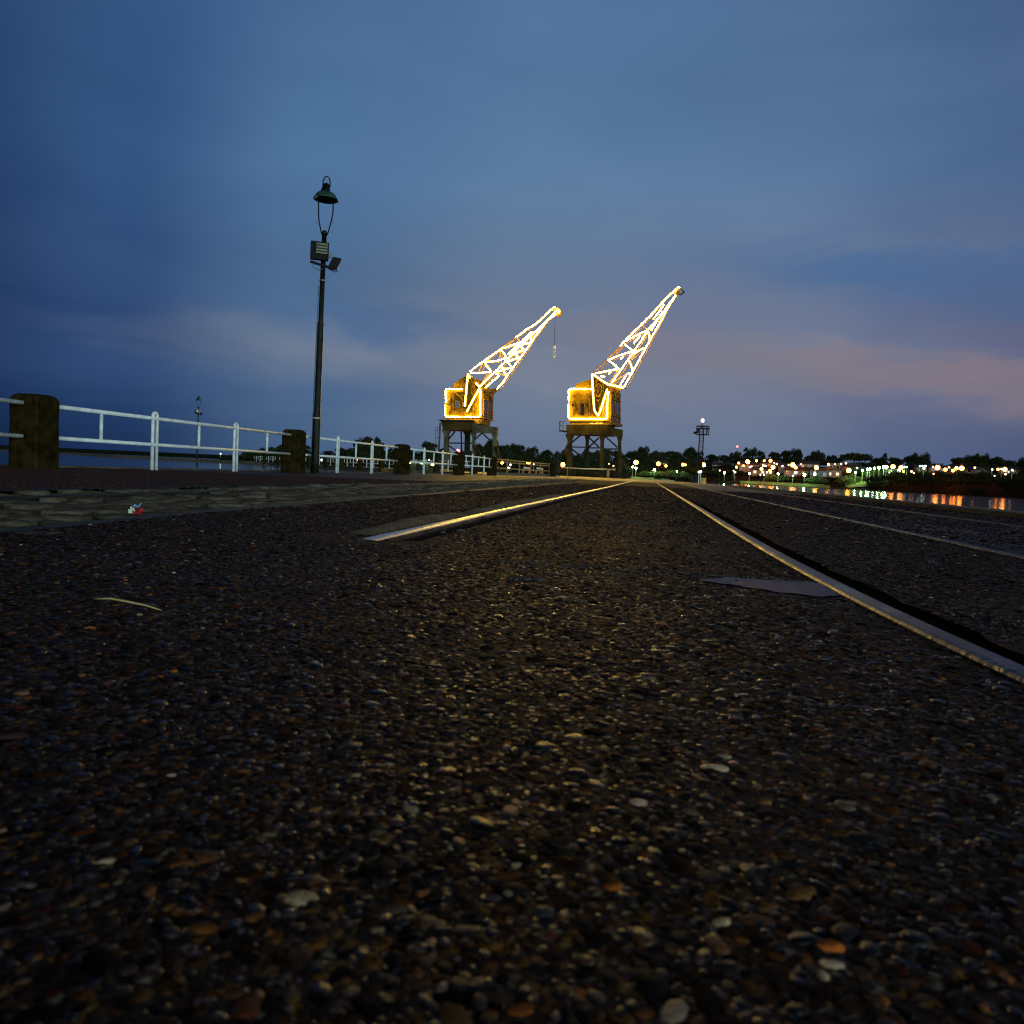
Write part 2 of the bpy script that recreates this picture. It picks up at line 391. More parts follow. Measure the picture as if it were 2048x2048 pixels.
def strip(name, fl, fr, y0, y1, m, z=0., wob=0., n=None, sub=1):
    """a sheet between two lateral functions"""
    ys = []; y = y0
    while y < y1: ys.append(y); y += max(.06, .05*abs(y)) if wob else max(.25, .08*abs(y))
    ys.append(y1); b = MB(); L = []; Rr = []
    for y in ys:
        L.append((fl(y)+(random.uniform(-1, 1)*wob), y, z)); Rr.append((fr(y)+(random.uniform(-1, 1)*wob), y, z))
    k = len(ys); b.add(L+Rr, [(i, i+k, i+k+1, i+1) for i in range(k-1)])
    return struct(b.build(name, m, fix=False))


def K(v): return lambda y: v
YN, YF = -6., 46.
G = .045
edge_r = 4.72
strip('quay_pavement', lambda y: rx('a', y)+.15 if y > 2.8 else -1.0, lambda y: rx('b', y)-.036, YN, YF, M_agg, 0, .006)
strip('quay_pavement', lambda y: rx('e', y)+.09, lambda y: rx('a', y)-.037 if y > 2.8 else -.999, YN, YF, M_agg, 0, .005)
strip('quay_pavement', lambda y: rx('b', y)+.105+.015*math.sin(y*9)*math.sin(y*3.3), lambda y: rx('c', y)-.036, YN, YF, M_agg, 0, .012)
strip('quay_pavement', lambda y: rx('c', y)+.08, lambda y: rx('d', y)-.036, YN, YF, M_aggfar, 0, .006)
strip('quay_pavement', lambda y: rx('d', y)+.12, K(edge_r-.55), YN, YF, M_aggfar, 0, .01)
strip('quay_pavement', K(-9.62), lambda y: rx('f', y)-.5, YN, YF, M_red, 0, .02)
strip('groove_floor', K(-9.7), K(edge_r-.3), YN, 84, M_dirt, -.055)
strip('joint_soil', lambda y: rx('f', y)-.52, lambda y: rx('e', y)+.10, YN, YF, M_moss, -.022)

# quay body down into the water, plus the land the cranes stand on and the jetty across the basin
quay = MB()
quay.prism([(-9.7, -8, -.06), (edge_r, -8, -.06), (edge_r, 46.1, -.06), (edge_r-.3, 80, -.06), (2, 84, -.06), (2, 112, -.06), (-40, 140, -.06), (-75, 150, -.06), (-70, 139.5, -.06),
            (-44, 108, -.06), (-29, 86, -.06), (-15, 64, -.06), (-12, 57, -.06), (-9.7, 46.5, -.06)], (0, 0, -2.5))
struct(quay.build('quay_wall', M_conc))
far = MB()
far.add([(-9.62, 46, .0), (edge_r-.1, 46, .0), (edge_r-.35, 80, .0), (1.9, 83.9, .0), (1.9, 111.9, .0), (-40, 139.8, .0), (-74.8, 149.8, .0), (-69.8, 139.6, .0),
         (-43.8, 108.1, .0), (-28.9, 86.1, .0), (-14.9, 64.1, .0), (-11.9, 57.1, .0)], [tuple(range(12))])
M_lit = aggregate('painted_lit_quay_surface', ['#a08a68', '#b49a70', '#948068', '#bca478', '#8c785c'], 6, rough=.6, bump=.6, mortar='#a89470', spec=.3)  # golden crane light painted into the apron's pale stone colours
struct(far.build('quay_apron', M_lit, fix=False))
kerb = MB()
for y in np.arange(YN, 45.9, 2.0): kerb.box((edge_r-.56, y, -.05), (edge_r+.02, y+1.985, .055+random.uniform(-.004, .004)))
struct(kerb.build('quay_kerb', M_conc, bevel=.01))
kl = MB()
for y in np.arange(YN, 45.9, 1.6): kl.box((-9.95, y, -.3), (-9.60, y+1.585, .03+random.uniform(-.004, .004)))
struct(kl.build('quay_kerb', M_conc, bevel=.01))
jet = MB(); J = [(-70, 139), (-95, 152), (-121, 165), (-186, 232), (-420, 420)]
jet.prism([(x, y, 0) for x, y in J]+[(x+3, y+9, 0) for x, y in reversed(J)], (0, 0, -2.5))
tag(jet.build('jetty', M_conc), 'low dark stone jetty closing the basin behind the near railing', 'jetty')
sp = MB(); H1 = [hdir(p)*d for p, d in ((-400, 1500), (-100, 1500), (150, 1500), (420, 1350), (560, 1200))]
sp.prism([(p.x, p.y, WZ+.05) for p in H1]+[(p.x*1.1, p.y*1.1, WZ+.05) for p in reversed(H1)], (0, 0, 6.5))
struct(sp.build('far_headland', M_bank))

# rails: head standing a little proud, web rusty below
def rail(label, k, y0, y1, m, top=.012, drop=None, group=None, w=.07):
    o = thing('rail', label, 'rail', (rx(k, y0), y0, 0), group)
    hd = MB(); wb = MB(); ys = []; y = y0
    while y < y1: ys.append(y); y += max(.12, .04*y)
    ys.append(y1)
    prof = [(-w/2, -.028), (-w/2, -.008), (-w/2+.004, -.003), (-w/2+.012, 0), (w/2-.012, 0), (w/2-.004, -.003), (w/2, -.008), (w/2, -.028)]
    n = len(prof); vs = []
    for y in ys:
        t = top
        if drop: t = top - drop*max(0, 1-(y-y0)/.12)
        vs += [(rx(k, y)+px_, y, t+pz) for px_, pz in prof]
    fs = [(i*n+j, i*n+(j+1) % n, (i+1)*n+(j+1) % n, (i+1)*n+j) for i in range(len(ys)-1) for j in range(n)]
    fs += [tuple(range(n)), tuple(reversed(range((len(ys)-1)*n, len(ys)*n)))]
    hd.add(vs, fs); hd.build('rail_head', m, o)
    for a, b in zip(ys[:-1], ys[1:]): wb.bar((rx(k, a), a, top-.045), (rx(k, b), b, top-.045), .03, .03)
    wb.build('rail_web', M_rust, o); return o


rail('bright worn rail catching golden crane light left of the camera', 'a', 2.62, 84, M_steel, .013, None, 'rails of the middle track', w=.058)
rail('grey rail of the middle track running past the puddle', 'b', -3, 84, M_steel2, .010, None, 'rails of the middle track', w=.056)
rail('thin dull rail in pebble concrete, first one right of the deep dark groove', 'c', -3, 84, M_railold, .006, None, 'rails of the quayside track', .06)
rail('thin dull rail closest to the quay edge above the river', 'd', -3, 80, M_raildk, .010, None, 'rails of the quayside track', .06)
rail('dull rail along the border of cobblestones where the litter lies', 'e', -3, 60, M_raildk, .004, None, 'rails in the cobblestone strip', .07)
rail('sunken rail on the railing side of the cobblestone strip', 'f', -3, 60, M_raildk, .002, None, 'rails in the cobblestone strip', .07)

# concrete lip beside the bright rail
md = MB(); ys = np.arange(2.9, 12, .11); prof_n = 7; vs = []
for i, y in enumerate(ys):
    env = min(1, (y-2.9)/.35)*(1 if y < 8 else max(.25, 1-(y-8)/4)); wv = .15+.04*math.sin(y*2.1)+.025*math.sin(y*7)+.015*math.sin(y*23)
    if 4.62 < y < 4.80: env *= .35
    x0 = rx('a', y)-.05
    for j in range(prof_n):
        t = j/(prof_n-1); vs.append((x0-wv*t+random.uniform(-.009, .009), y, -.004+.026*env*math.sin(math.pi*min(1, t*1.02))**.6*(1+random.uniform(-.3, .3))))
md.add(vs, [(i*prof_n+j, (i+1)*prof_n+j, (i+1)*prof_n+j+1, i*prof_n+j+1) for i in range(len(ys)-1) for j in range(prof_n-1)])
struct(md.build('concrete_lip', mat('yellowed_mortar', '#383224', '#665c44', rough=.85, scale=8, bump=1, bscale=50), smooth=True))

# the buried end of the rail: a low hump of the same pebble concrete
hump = MB(); hv = []; nh = 18
for q in range(7):
    rr_ = 1-q/6.
    for k in range(nh):
        a = 2*math.pi*k/nh; jt = 1+.12*math.sin(a*3+1)+.07*math.sin(a*7)
        hv.append((rx('a', 2.6)-.03+math.cos(a)*.20*rr_*jt, 2.585+math.sin(a)*.13*rr_*jt, -.003+.021*(1-rr_**2)*(1+random.uniform(-.06, .06))))
hump.add(hv, [(q*nh+k, q*nh+(k+1) % nh, (q+1)*nh+(k+1) % nh, (q+1)*nh+k) for q in range(6) for k in range(nh)])
struct(hump.build('pavement_hump', M_agg, fix=False, smooth=True))
# dirt and grit edge of the deep groove
for (k, x0, x1, y0, y1, amt) in (('b', .035, .125, .8, 18, 420), ('a', .05, .15, 2.9, 14, 160)):
    gb = MB()
    for i in range(amt):
        y = y0+(y1-y0)*random.random()**1.7; x = rx(k, y)+random.uniform(x0, x1); r = random.uniform(.006, .016)
        gb.ball((x, y, -.05+r*.3), r, 6, 3, (1.3, 1, .6))
    tag(gb.build('grit', M_dirt, fix=False, smooth=True), kind='stuff')

# cobblestones (pattern of the strip: one paving mesh)
cb = MB(); y = -3.
def dome(cx, cy, wx, wy, h, rot, n=9, z=0.):
    vs = []; ph = random.random()*6
    pts = []
    for k in range(n):
        a = 2*math.pi*k/n; q = (abs(math.cos(a))**4+abs(math.sin(a))**4)**-.25
        pts.append((math.cos(a)*q*wx*random.uniform(.88, 1.06), math.sin(a)*q*wy*random.uniform(.88, 1.06)))
    c, s = math.cos(rot), math.sin(rot)
    for sc_, zz in ((1, -h*1.5), (.97, -h*.35), (.82, -.1*h), (.45, 0.)):
        for (x, y_) in pts: vs.append((cx+(x*c-y_*s)*sc_, cy+(x*s+y_*c)*sc_, z+zz+(random.uniform(-.004, .004))))
    vs.append((cx, cy, z+.002)); fs = []
    for r_ in range(3):
        for k in range(n): fs.append((r_*n+k, r_*n+(k+1) % n, (r_+1)*n+(k+1) % n, (r_+1)*n+k))
    for k in range(n): fs.append((3*n+k, 3*n+(k+1) % n, 4*n))
    return vs, fs
while y < 46:
    dy = random.uniform(.13, .23); x = rx('f', y)-.5
    while x < rx('e', y)+.05:
        dx = random.uniform(.14, .30)
        cx = x+dx/2; 
        if abs(cx-rx('f', y)) > .06+dx*.3 and abs(cx-rx('e', y)) > .05:
            cb.add(*dome(cx, y+random.uniform(-.03, .03), dx*.45, dy*.42, .022, random.uniform(-.15, .15), z=random.gauss(-.003, .008)))
        x += dx
    y += dy
struct(cb.build('cobblestone_paving', M_cobble, smooth=True, fix=False))

wv_ = []; wf_ = []
for i in range(1500):
    y = 2.2+26*random.random()**1.6; side = random.random()
    x = rx('e', y)+random.uniform(-.12, .02) if side < .45 else (rx('f', y)-.5+random.gauss(0, .03) if side < .7 else random.uniform(rx('f', y)-.45, rx('e', y)))
    if math.sin(y*3.1+x*5)+math.sin(y*1.3) < .35: continue
    h_ = random.uniform(.006, .022); a = random.random()*6.28; k = len(wv_); dx_, dy_ = math.cos(a)*.004, math.sin(a)*.004
    wv_ += [(x-dx_, y-dy_, -.01), (x+dx_, y+dy_, -.01), (x+random.uniform(-.012, .012), y+random.uniform(-.012, .012), h_)]; wf_.append((k, k+1, k+2))
tag(MB().add(wv_, wf_).build('weeds', mat('weed_green', (.03, .05, .012), (.08, .10, .03), rough=.9, scale=8, spec=.1), fix=False), kind='stuff')

# ------------------------------------------------------------------ loose and embedded pebbles close to the camera (uncountable: one object)
PUD = [(.14, 2.18), (.23, 2.285), (.33, 2.29), (.43, 2.30), (.474, 2.29), (.478, 2.2), (.475, 2.06), (.42, 2.01), (.33, 2.05), (.27, 2.09), (.22, 2.13)]


def inside(x, y, poly):
    r = np.zeros_like(x, bool); n = len(poly)
    for i in range(n):
        x0, y0 = poly[i]; x1, y1 = poly[(i+1) % n]
        c = ((y0 > y) != (y1 > y)) & (x < (x1-x0)*(y-y0)/((y1-y0)+1e-12)+x0); r ^= c
    return r


def vnoise(x, y, s, seed):
    g_ = np.random.default_rng(seed).random((64, 64)); u = x*s; v = y*s
    i = np.floor(u).astype(int); j = np.floor(v).astype(int); fu = u-i; fv = v-j; fu = fu*fu*(3-2*fu); fv = fv*fv*(3-2*fv)
    w = lambda a, b: g_[a % 64, b % 64]
    return (w(i, j)*(1-fu)+w(i+1, j)*fu)*(1-fv)+(w(i, j+1)*(1-fu)+w(i+1, j+1)*fu)*fv


def pebbles(name, cell, r0, r1, seg, rings, dens, seed, xr=(-2.15, 1.56), m=None):
    g_ = np.random.default_rng(seed)
    xs, ys = np.meshgrid(np.arange(xr[0], xr[1], cell), np.arange(-.15, r1, cell*.92)); x = xs.ravel(); y = ys.ravel()
    x = x+g_.uniform(-.5, .5, x.size)*cell; y = y+g_.uniform(-.5, .5, y.size)*cell
    d = np.hypot(x, y); keep = (d >= r0) & (d < r1)
    # only the fan of ground in front of the lens, with a wide margin
    az = np.degrees(np.arctan2(x, y)); keep &= ((az > -62) & (az < 44)) | (d < .5)
    keep &= ~(inside(x, y, PUD) & (vnoise(x, y, 22., 9) < .62))
    LS = np.linspace(0, 26, 521); ax = np.array([rx('a', v) for v in LS]); bx = np.array([rx('b', v) for v in LS])
    A_ = np.interp(y, LS, ax); B_ = np.interp(y, LS, bx)
    keep &= ~((x > B_-.034) & (x < B_+.11))
    keep &= ~((x > A_-.037) & (x < A_+.152) & (y > 2.8))
    for k_ in 'cd': keep &= np.abs(x-RAILX[k_]-.02) > .06
    nz = .6*vnoise(x+5, y+5, 3.1, 5)+.4*vnoise(x+9, y+3, 9., 6)
    keep &= g_.random(x.size) < dens*np.clip(2.15-2.1*nz, .08, 1)
    x = x[keep]; y = y[keep]; nz = nz[keep]; n = x.size
    sz = cell*np.clip(g_.lognormal(-.68, .42, n), .2, 1.6); asp = g_.uniform(1.0, 1.9, n); rot = g_.uniform(0, math.pi, n)
    ra = sz*np.sqrt(asp); rb = sz/np.sqrt(asp); hh = np.minimum(ra, rb)*g_.uniform(.3, .72, n)
    zc = -hh*g_.uniform(.35, .85, n)
    ang = np.arange(seg)*2*math.pi/seg
    vx = []; vy = []; vz = []
    for k in range(rings+1):
        ph = (k/(rings+.0))*math.pi/2*.86 if rings else 0
        cr, sr = math.cos(ph)**.6, math.sin(ph)
        jit = g_.uniform(.9, 1.1, (n, seg))
        lx = np.cos(ang)[None, :]*ra[:, None]*cr*jit; ly = np.sin(ang)[None, :]*rb[:, None]*cr*jit
        vx.append(x[:, None]+lx*np.cos(rot)[:, None]-ly*np.sin(rot)[:, None]); vy.append(y[:, None]+lx*np.sin(rot)[:, None]+ly*np.cos(rot)[:, None])
        vz.append((zc+hh*sr)[:, None]+np.zeros((1, seg)))
    tilt = g_.uniform(-.14, .14, (n, 1)); 
    V = np.stack([np.concatenate(vx, 1), np.concatenate(vy, 1), np.concatenate(vz, 1)], -1)
    V[:, :, 2] += tilt*(V[:, :, 0]-x[:, None])*.8
    topv = np.stack([x, y, zc+hh*1.0], -1)[:, None, :]
    V = np.concatenate([V, topv], 1); nv = V.shape[1]
    q = []
    for r_ in range(rings):
        for k in range(seg): q.append((r_*seg+k, r_*seg+(k+1) % seg, (r_+1)*seg+(k+1) % seg, (r_+1)*seg+k))
    tr = [(rings*seg+k, rings*seg+(k+1) % seg, nv-1) for k in range(seg)]
    q = np.array(q, np.int64).reshape(-1, 4); tr = np.array(tr, np.int64)
    base_ = (np.arange(n)*nv)[:, None, None]
    Q = (q[None]+base_).reshape(-1, 4); T = (tr[None]+base_).reshape(-1, 3)
    me = bpy.data.meshes.new(name); me.vertices.add(n*nv); me.vertices.foreach_set('co', V.reshape(-1).astype(np.float32))
    li = np.concatenate([Q.reshape(-1), T.reshape(-1)]); me.loops.add(li.size); me.loops.foreach_set('vertex_index', li.astype(np.int32))
    ls = np.concatenate([np.arange(len(Q))*4, len(Q)*4+np.arange(len(T))*3]); me.polygons.add(len(ls))
    me.polygons.foreach_set('loop_start', ls.astype(np.int32)); me.polygons.foreach_set('use_smooth', np.ones(len(ls), bool))
    pal = np.array([srgb(c)[:3] for c in PAL+['#b0a088', '#a8622a', '#c8b898', '#2e2226', '#3a2c30', '#1c1618']]); w = np.array([3, 2.4, 4, 3, 1.3, 4, 4, .9, 1.4, 3, .8, 2.4, .35, .6, .25, 4, 3, 4])
    col = pal[g_.choice(len(pal), n, p=w/w.sum())]*np.clip(g_.lognormal(-1.2, .85, (n, 1)), .03, 1.15)*np.array([[1.14, .95, .84]])
    gl = g_.random(n)**2.2; ga = me.attributes.new('Gloss', 'FLOAT', 'POINT'); ga.data.foreach_set('value', np.repeat(gl, nv).astype(np.float32))
    ca = me.color_attributes.new('Col', 'FLOAT_COLOR', 'POINT'); cc = np.ones((n*nv, 4), np.float32); cc[:, :3] = np.repeat(col, nv, 0); ca.data.foreach_set('color', cc.reshape(-1))
    me.update(calc_edges=True); me.validate(); me.materials.append(m or M_peb)
    o = bpy.data.objects.new(name, me); C.objects.link(o); tag(o, kind='stuff'); return n


M_peb = mat('river_pebble', '#444444', rough=.30, attr='Col', spec=.2, bump=.25, bscale=300)
_t = M_peb.node_tree; _b = _t.nodes['Principled BSDF']; _a = _t.nodes.new('ShaderNodeAttribute'); _a.attribute_name = 'Gloss'
for _in, _lo, _hi in (('Roughness', .85, .24), ('Specular IOR Level', .03, .50)):
    _m = _t.nodes.new('ShaderNodeMapRange'); _m.inputs[3].default_value = _lo; _m.inputs[4].default_value = _hi
    _t.links.new(_a.outputs['Fac'], _m.inputs[0]); _t.links.new(_m.outputs[0], _b.inputs[_in])
M_pebr = mat('red_chippings', '#2a1a1a', '#4a302c', rough=.7, scale=30, spec=.2)
npb = pebbles('pebbles', .0074, .0, 1.1, 7, 3, .93, 1) + pebbles('pebbles', .0086, 1.1, 2.4, 6, 2, .92, 2) + pebbles('pebbles', .0115, 2.4, 4.6, 5, 1, .9, 3) + pebbles('pebbles', .017, 4.6, 9, 4, 1, .9, 4) + pebbles('pebbles', .028, 9, 24, 4, 1, .9, 5)
npb += pebbles('pebbles', .0125, 2.2, 5, 5, 1, .85, 6, (1.7, 4.1)) + pebbles('pebbles', .02, 5, 11, 4, 1, .85, 16, (1.7, 4.1)) + pebbles('pebbles', .032, 11, 22, 4, 1, .85, 7, (1.7, 4.1)) + pebbles('pebbles', .03, 4., 16, 4, 1, .8, 8, (-9.5, -4.15), M_pebr)
print('pebbles', npb)

# puddle
pm = bpy.data.materials.new('puddle_water'); pm.use_nodes = True; pb = pm.node_tree.nodes['Principled BSDF']
pb.inputs['Base Color'].default_value = (.010, .013, .016, 1); pb.inputs['Roughness'].default_value = .22; pb.inputs['IOR'].default_value = 1.10; pb.inputs['Specular IOR Level'].default_value = .13
pd = MB(); ring = []
for i in range(len(PUD)):
    a = Vector(PUD[i]); b = Vector(PUD[(i+1) % len(PUD)])
    for k in range(5):
        p = a.lerp(b, k/5); ring.append((p.x+random.uniform(-.006, .006)*(p.x < .45), p.y+.007*math.sin(p.x*90)*(p.x < .45)+random.uniform(-.006, .006), .0035))
pd.add(ring, [tuple(range(len(ring)))])
struct(pd.build('puddle', pm, fix=False))
# pale mortar crumbs and repair lines
cr_ = MB()
def crumbs(a, b, wid, n, rmin=.006, rmax=.02):
    for i in range(n):
        t = random.random(); x = a[0]+(b[0]-a[0])*t+random.gauss(0, wid*.3); y = a[1]+(b[1]-a[1])*t+random.gauss(0, wid); r = random.uniform(rmin, rmax)
        o = len(cr_.v); cr_.add(*dome(x, y, r*random.uniform(.5, 1.), r*.6, .002, random.random()*3, 7, .0022+random.uniform(0, .0018)))
crumbs((-.45, 5.1), (.05, 4.6), .07, 130, .008, .03); crumbs((-.45, 2.36), (.15, 2.31), .03, 70, .004, .014); crumbs((.15, 2.33), (.44, 2.33), .012, 90, .004, .011)
crumbs((-.34, 1.99), (-.26, 1.985), .012, 36, .004, .01); crumbs((.66, 1.95), (.95, 1.6), .05, 60, .005, .015); crumbs((-1.0, 3.4), (-.5, 3.3), .05, 20, .006, .02)
tag(cr_.build('mortar_crumbs', M_mortar, fix=False, smooth=True), kind='stuff')

# twig
tw = MB(); tp = [(-.955, 1.262, .012), (-.92, 1.254, .017), (-.88, 1.247, .015), (-.84, 1.238, .013), (-.80, 1.222, .010)]
tw.tube(tp, [.0012, .0019, .0018, .0016, .0006], 6)
tag(tw.build('twig', mat('dry_straw', '#a08a4c', '#c9b478', rough=.7, scale=30), smooth=True), 'thin dry straw-coloured twig lying on the pebbles', 'twig')
# litter on the rail
lt = thing('litter', 'crumpled white, blue and red wrapper lying against the cobblestone rail', 'wrapper', (-2.19, 3.21, .0))
w_ = MB()
def crumple(pts, th=.004):
    b = MB(); n = len(pts); b.add([Vector(p) for p in pts]+[Vector(p)+Vector((.002, -th, .003)) for p in pts], [tuple(range(n)), tuple(reversed(range(n, 2*n)))]+[(i, i+n, (i+1) % n+n, (i+1) % n) for i in range(n)]); return b
ox, oy = -2.27, 3.18
S_ = .0019
def Lp(u, v, d=0): # crop pixel of the wrapper -> upright point
    return (ox+(u-600)/19.3*S_*1.05, oy+.025+d, .008+(860-v)/19.3*S_)
crumple([Lp(600, 850), Lp(790, 850), Lp(795, 700), Lp(760, 560), Lp(690, 560), Lp(700, 690), Lp(600, 690)]).build('wrapper_panel', mat('wrapper_white', '#cfd8bc', '#e6ead8', rough=.4, scale=60), lt)
crumple([Lp(640, 545, .02), Lp(780, 470, .02), Lp(900, 500, .02), Lp(1030, 350, .03), Lp(1010, 540, .02), Lp(930, 600, .01), Lp(820, 560, .01)]).build('wrapper_flap', mat('wrapper_blue', '#4a7aa8', '#8fb2cc', rough=.35, scale=60), lt)
rb_ = MB(); rb_.ball(Lp(1090, 690, .01), .014, 10, 6, (1.25, .7, 1.0)); rb_.prism([Lp(800, 860), Lp(1150, 850), Lp(1150, 740), Lp(960, 760), Lp(820, 700)], (.0, .02, .004))
rb_.build('wrapper_body', mat('wrapper_red', '#6e0a0c', '#a01418', rough=.35, scale=60), lt)
wb_ = MB(); wb_.ball(Lp(905, 610, -.012), .0045, 8, 5); wb_.ball(Lp(955, 690, -.012), .004, 8, 5); wb_.build('wrapper_print', mat('wrapper_gloss', '#e8e8e0', rough=.3), lt)

# ------------------------------------------------------------------ near railing
FX = -9.0
post_y = [10.5, 19.25, 28.3, 37.2, 45.3]
PAN = 8.75


def make_post(label, loc, rz=0, h=1.09, group='timber posts of the railing'):
    t = thing('timber_post', label, 'post', loc, group)
    b = MB(); w = .24; x, y, z = loc
    for ww, zz in ((w, -.35), (w, .3), (w-.006, .7), (w, h-.11), (w-.012, h-.06), (w-.04, h-.022), (w-.085, h)):
        for a_, b_ in ((-1, -1), (1, -1), (1, 1), (-1, 1)):
            for c_, d_ in (((.88, 1), (1, .88)) if a_*b_ > 0 else ((1, .88), (.88, 1))): b.v.append((x+a_*c_*ww, y+b_*d_*ww, z+zz))
    for r_ in range(6):
        for k in range(8): b.f.append((r_*8+k, r_*8+(k+1) % 8, r_*8+8+(k+1) % 8, r_*8+8+k))
    b.f.append(tuple(range(48, 56))); o = b.build('post_shaft', M_timber, t)
    t.rotation_euler = (0, 0, rz); return t


def make_panel(label, y0, L=PAN, group='white pipe railing panels'):
    t = thing('railing_panel', label, 'railing', (FX, y0, 0), group)
    a = y0+.24 if y0 > 5 else y0; e = y0+L-.242
    MB().tube([(FX, a, .95), (FX, (a+e)/2, .948), (FX, e, .95)], .034, 10).build('top_rail', M_white, t, smooth=True)
    MB().tube([(FX, a, .47), (FX, e, .468)], .032, 10).build('lower_rail', M_white, t, smooth=True)
    for k in (1, 2):
        y = y0+L*k/3; c = MB(); r = .062; rr = .031
        pts = [(FX, y-r, -.02), (FX, y-r, .99)]+[(FX, y-r*math.cos(math.pi*q/8), .99+r*math.sin(math.pi*q/8)) for q in range(1, 8)]+[(FX, y+r, .99), (FX, y+r, -.02)]
        c.tube(pts, rr, 10); c.build('hairpin_post', M_white, t, smooth=True)
        MB().tube([(FX, y-.0, .93), (FX, y+.0, .97)], .045, 10).build('collar', M_white, t, smooth=True)
    for k in (1, 3, 5):
        y = y0+L*k/6; MB().tube([(FX, y, .44), (FX, y, .95)], .029, 10).build('baluster', M_white, t, smooth=True)
    return t


p0 = make_post('largest weathered timber post, at the near end of the white railing', (FX, post_y[0], 0))
for i, y in enumerate(post_y[1:]):
    dup(p0, (FX, y, 0), [.06, -.04, .03, -.05][i], ['weathered timber post just beside the tall lamp post', 'timber post of the near railing, next one past the lamp post',
        'timber post of the near railing in front of the left crane ladder', 'timber post ending the near railing under the left crane'][i], 'timber posts of the railing')
pan0 = make_panel('white pipe railing stub running into the largest timber post', post_y[0]-PAN)
tail = ['white pipe railing panel between the largest timber post and the lamp post', 'white pipe railing panel starting behind the tall lamp post', 'white pipe railing panel left of the crane with the ladder', 'shortest-looking white pipe railing panel, last before the brown fence']
pan1 = make_panel(tail[0], post_y[0])
for i in (1, 2, 3): dup(pan1, (FX, post_y[i], 0), 0, tail[i], 'white pipe railing panels')

# railing across the basin
FP = [at_y(p, 940, d) for p, d in ((948, 64), (752, 87), (640, 109), (500, 141))]
pts = []
for a, b in zip(FP[:-1], FP[1:]):
    pts.append((a.copy(), b.copy()))
run = [Vector((p.x, p.y, 0)) for p in FP]
def along(s):
    for a, b in zip(run[:-1], run[1:]):
        L = (b-a).length
        if s <= L: return a+(b-a)*s/L, (b-a).normalized()
        s -= L
    return run[-1], (run[-1]-run[-2]).normalized()
tot = sum((b-a).length for a, b in zip(run[:-1], run[1:])); s = 0; i = 0
while s+PAN < tot:
    p, d = along(s); p2, _ = along(s+PAN); rz = math.atan2(-(p2-p).x, (p2-p).y)
    dup(p0, p, rz, 'timber post of the far basin railing, %s from the cranes' % ORD[i], 'timber posts across the basin')
    dup(pan1, p, rz, 'small white railing panel across the basin, %s from the cranes' % ORD[i], 'railing panels across the basin')
    s += PAN; i += 1

# brown lit fence, post, person and boom gate at the end of the quay
def brown_fence(label, A_, B_, npost):
    t = thing('pipe_fence', label, 'fence', (A_.x, A_.y, 0)); d = B_-A_
    for z in (1.02, .86, .45): MB().tube([A_+Vector((0, 0, z)), B_+Vector((0, 0, z))], .045, 6).build('rail_pipe', M_brown, t)
    for k in range(npost):
        q = A_+d*(k/(npost-1)); MB().tube([q, q+Vector((0, 0, 1.12 if k % 2 else 1.0))], .05, 6).build('fence_post', M_brown, t)
    b = MB(); b.bar(A_+Vector((0, 0, .09)), B_+Vector((0, 0, .09)), .3, .18); b.build('kerb_beam', M_conc, t); return t
a_ = at_y(986, 950, 50); b_ = at_y(1098, 950, 66); a_.z = b_.z = 0
brown_fence('brown pipe fence lit golden between the last timber post and the person', a_, b_, 6)
q = at_y(1106, 950, 66); q.z = 0
dup(p0, (q.x, q.y, 0), .2, 'dark timber post the standing person leans beside', 'timber posts of the railing')
# benches beyond the fence
for i, px_ in enumerate((1052, 1078)):
    c = at_y(px_, 950, 72); t = thing('bench', ['pale slanted bench behind the brown fence, nearer the crane', 'pale slanted bench behind the brown fence, nearer the person'][i], 'bench', (c.x, c.y, 0), 'benches behind the brown fence')
    b = MB(); b.bar((c.x-.35, c.y, .45), (c.x+.35, c.y, .45), .35, .05); b.build('seat', M_hook, t)
    b = MB(); b.bar((c.x-.3, c.y+.32, .68), (c.x+.3, c.y+.32, .62), .05, .16); b.build('backrest', M_hook, t)
    for sx_ in (-.28, .28): MB().box((c.x+sx_-.04, c.y-.2, 0), (c.x+sx_+.04, c.y+.34, .42)).build('leg', M_brown, t)
gx0 = at_y(1121, 950, 84); gx1 = at_y(1216, 950, 84)
t = thing('boom_gate', 'long white barrier bar across the quay under the right crane', 'barrier', (gx1.x, gx1.y, 0))
MB().tube([(gx0.x, 84, .93), ((gx0.x+gx1.x)/2, 84, .90), (gx1.x+.35, 84, .97)], .055, 8).build('barrier_bar', mat('cream_paint', '#c9b88c', '#dccfa8', rough=.5, scale=3), t, smooth=True)
MB().box((gx1.x-.12, 83.85, -.05), (gx1.x+.14, 84.15, 1.02)).build('gate_post', M_brown, t, bevel=.02)
MB().tube([(gx0.x+.7, 84, -.05), (gx0.x+.7, 84, .9)], .035, 6).build('bar_rest', M_brown, t)
MB().box((gx1.x+.36, 83.8, .85), (gx1.x+.75, 84.2, 1.1)).build('counterweight', M_brown, t, bevel=.02)

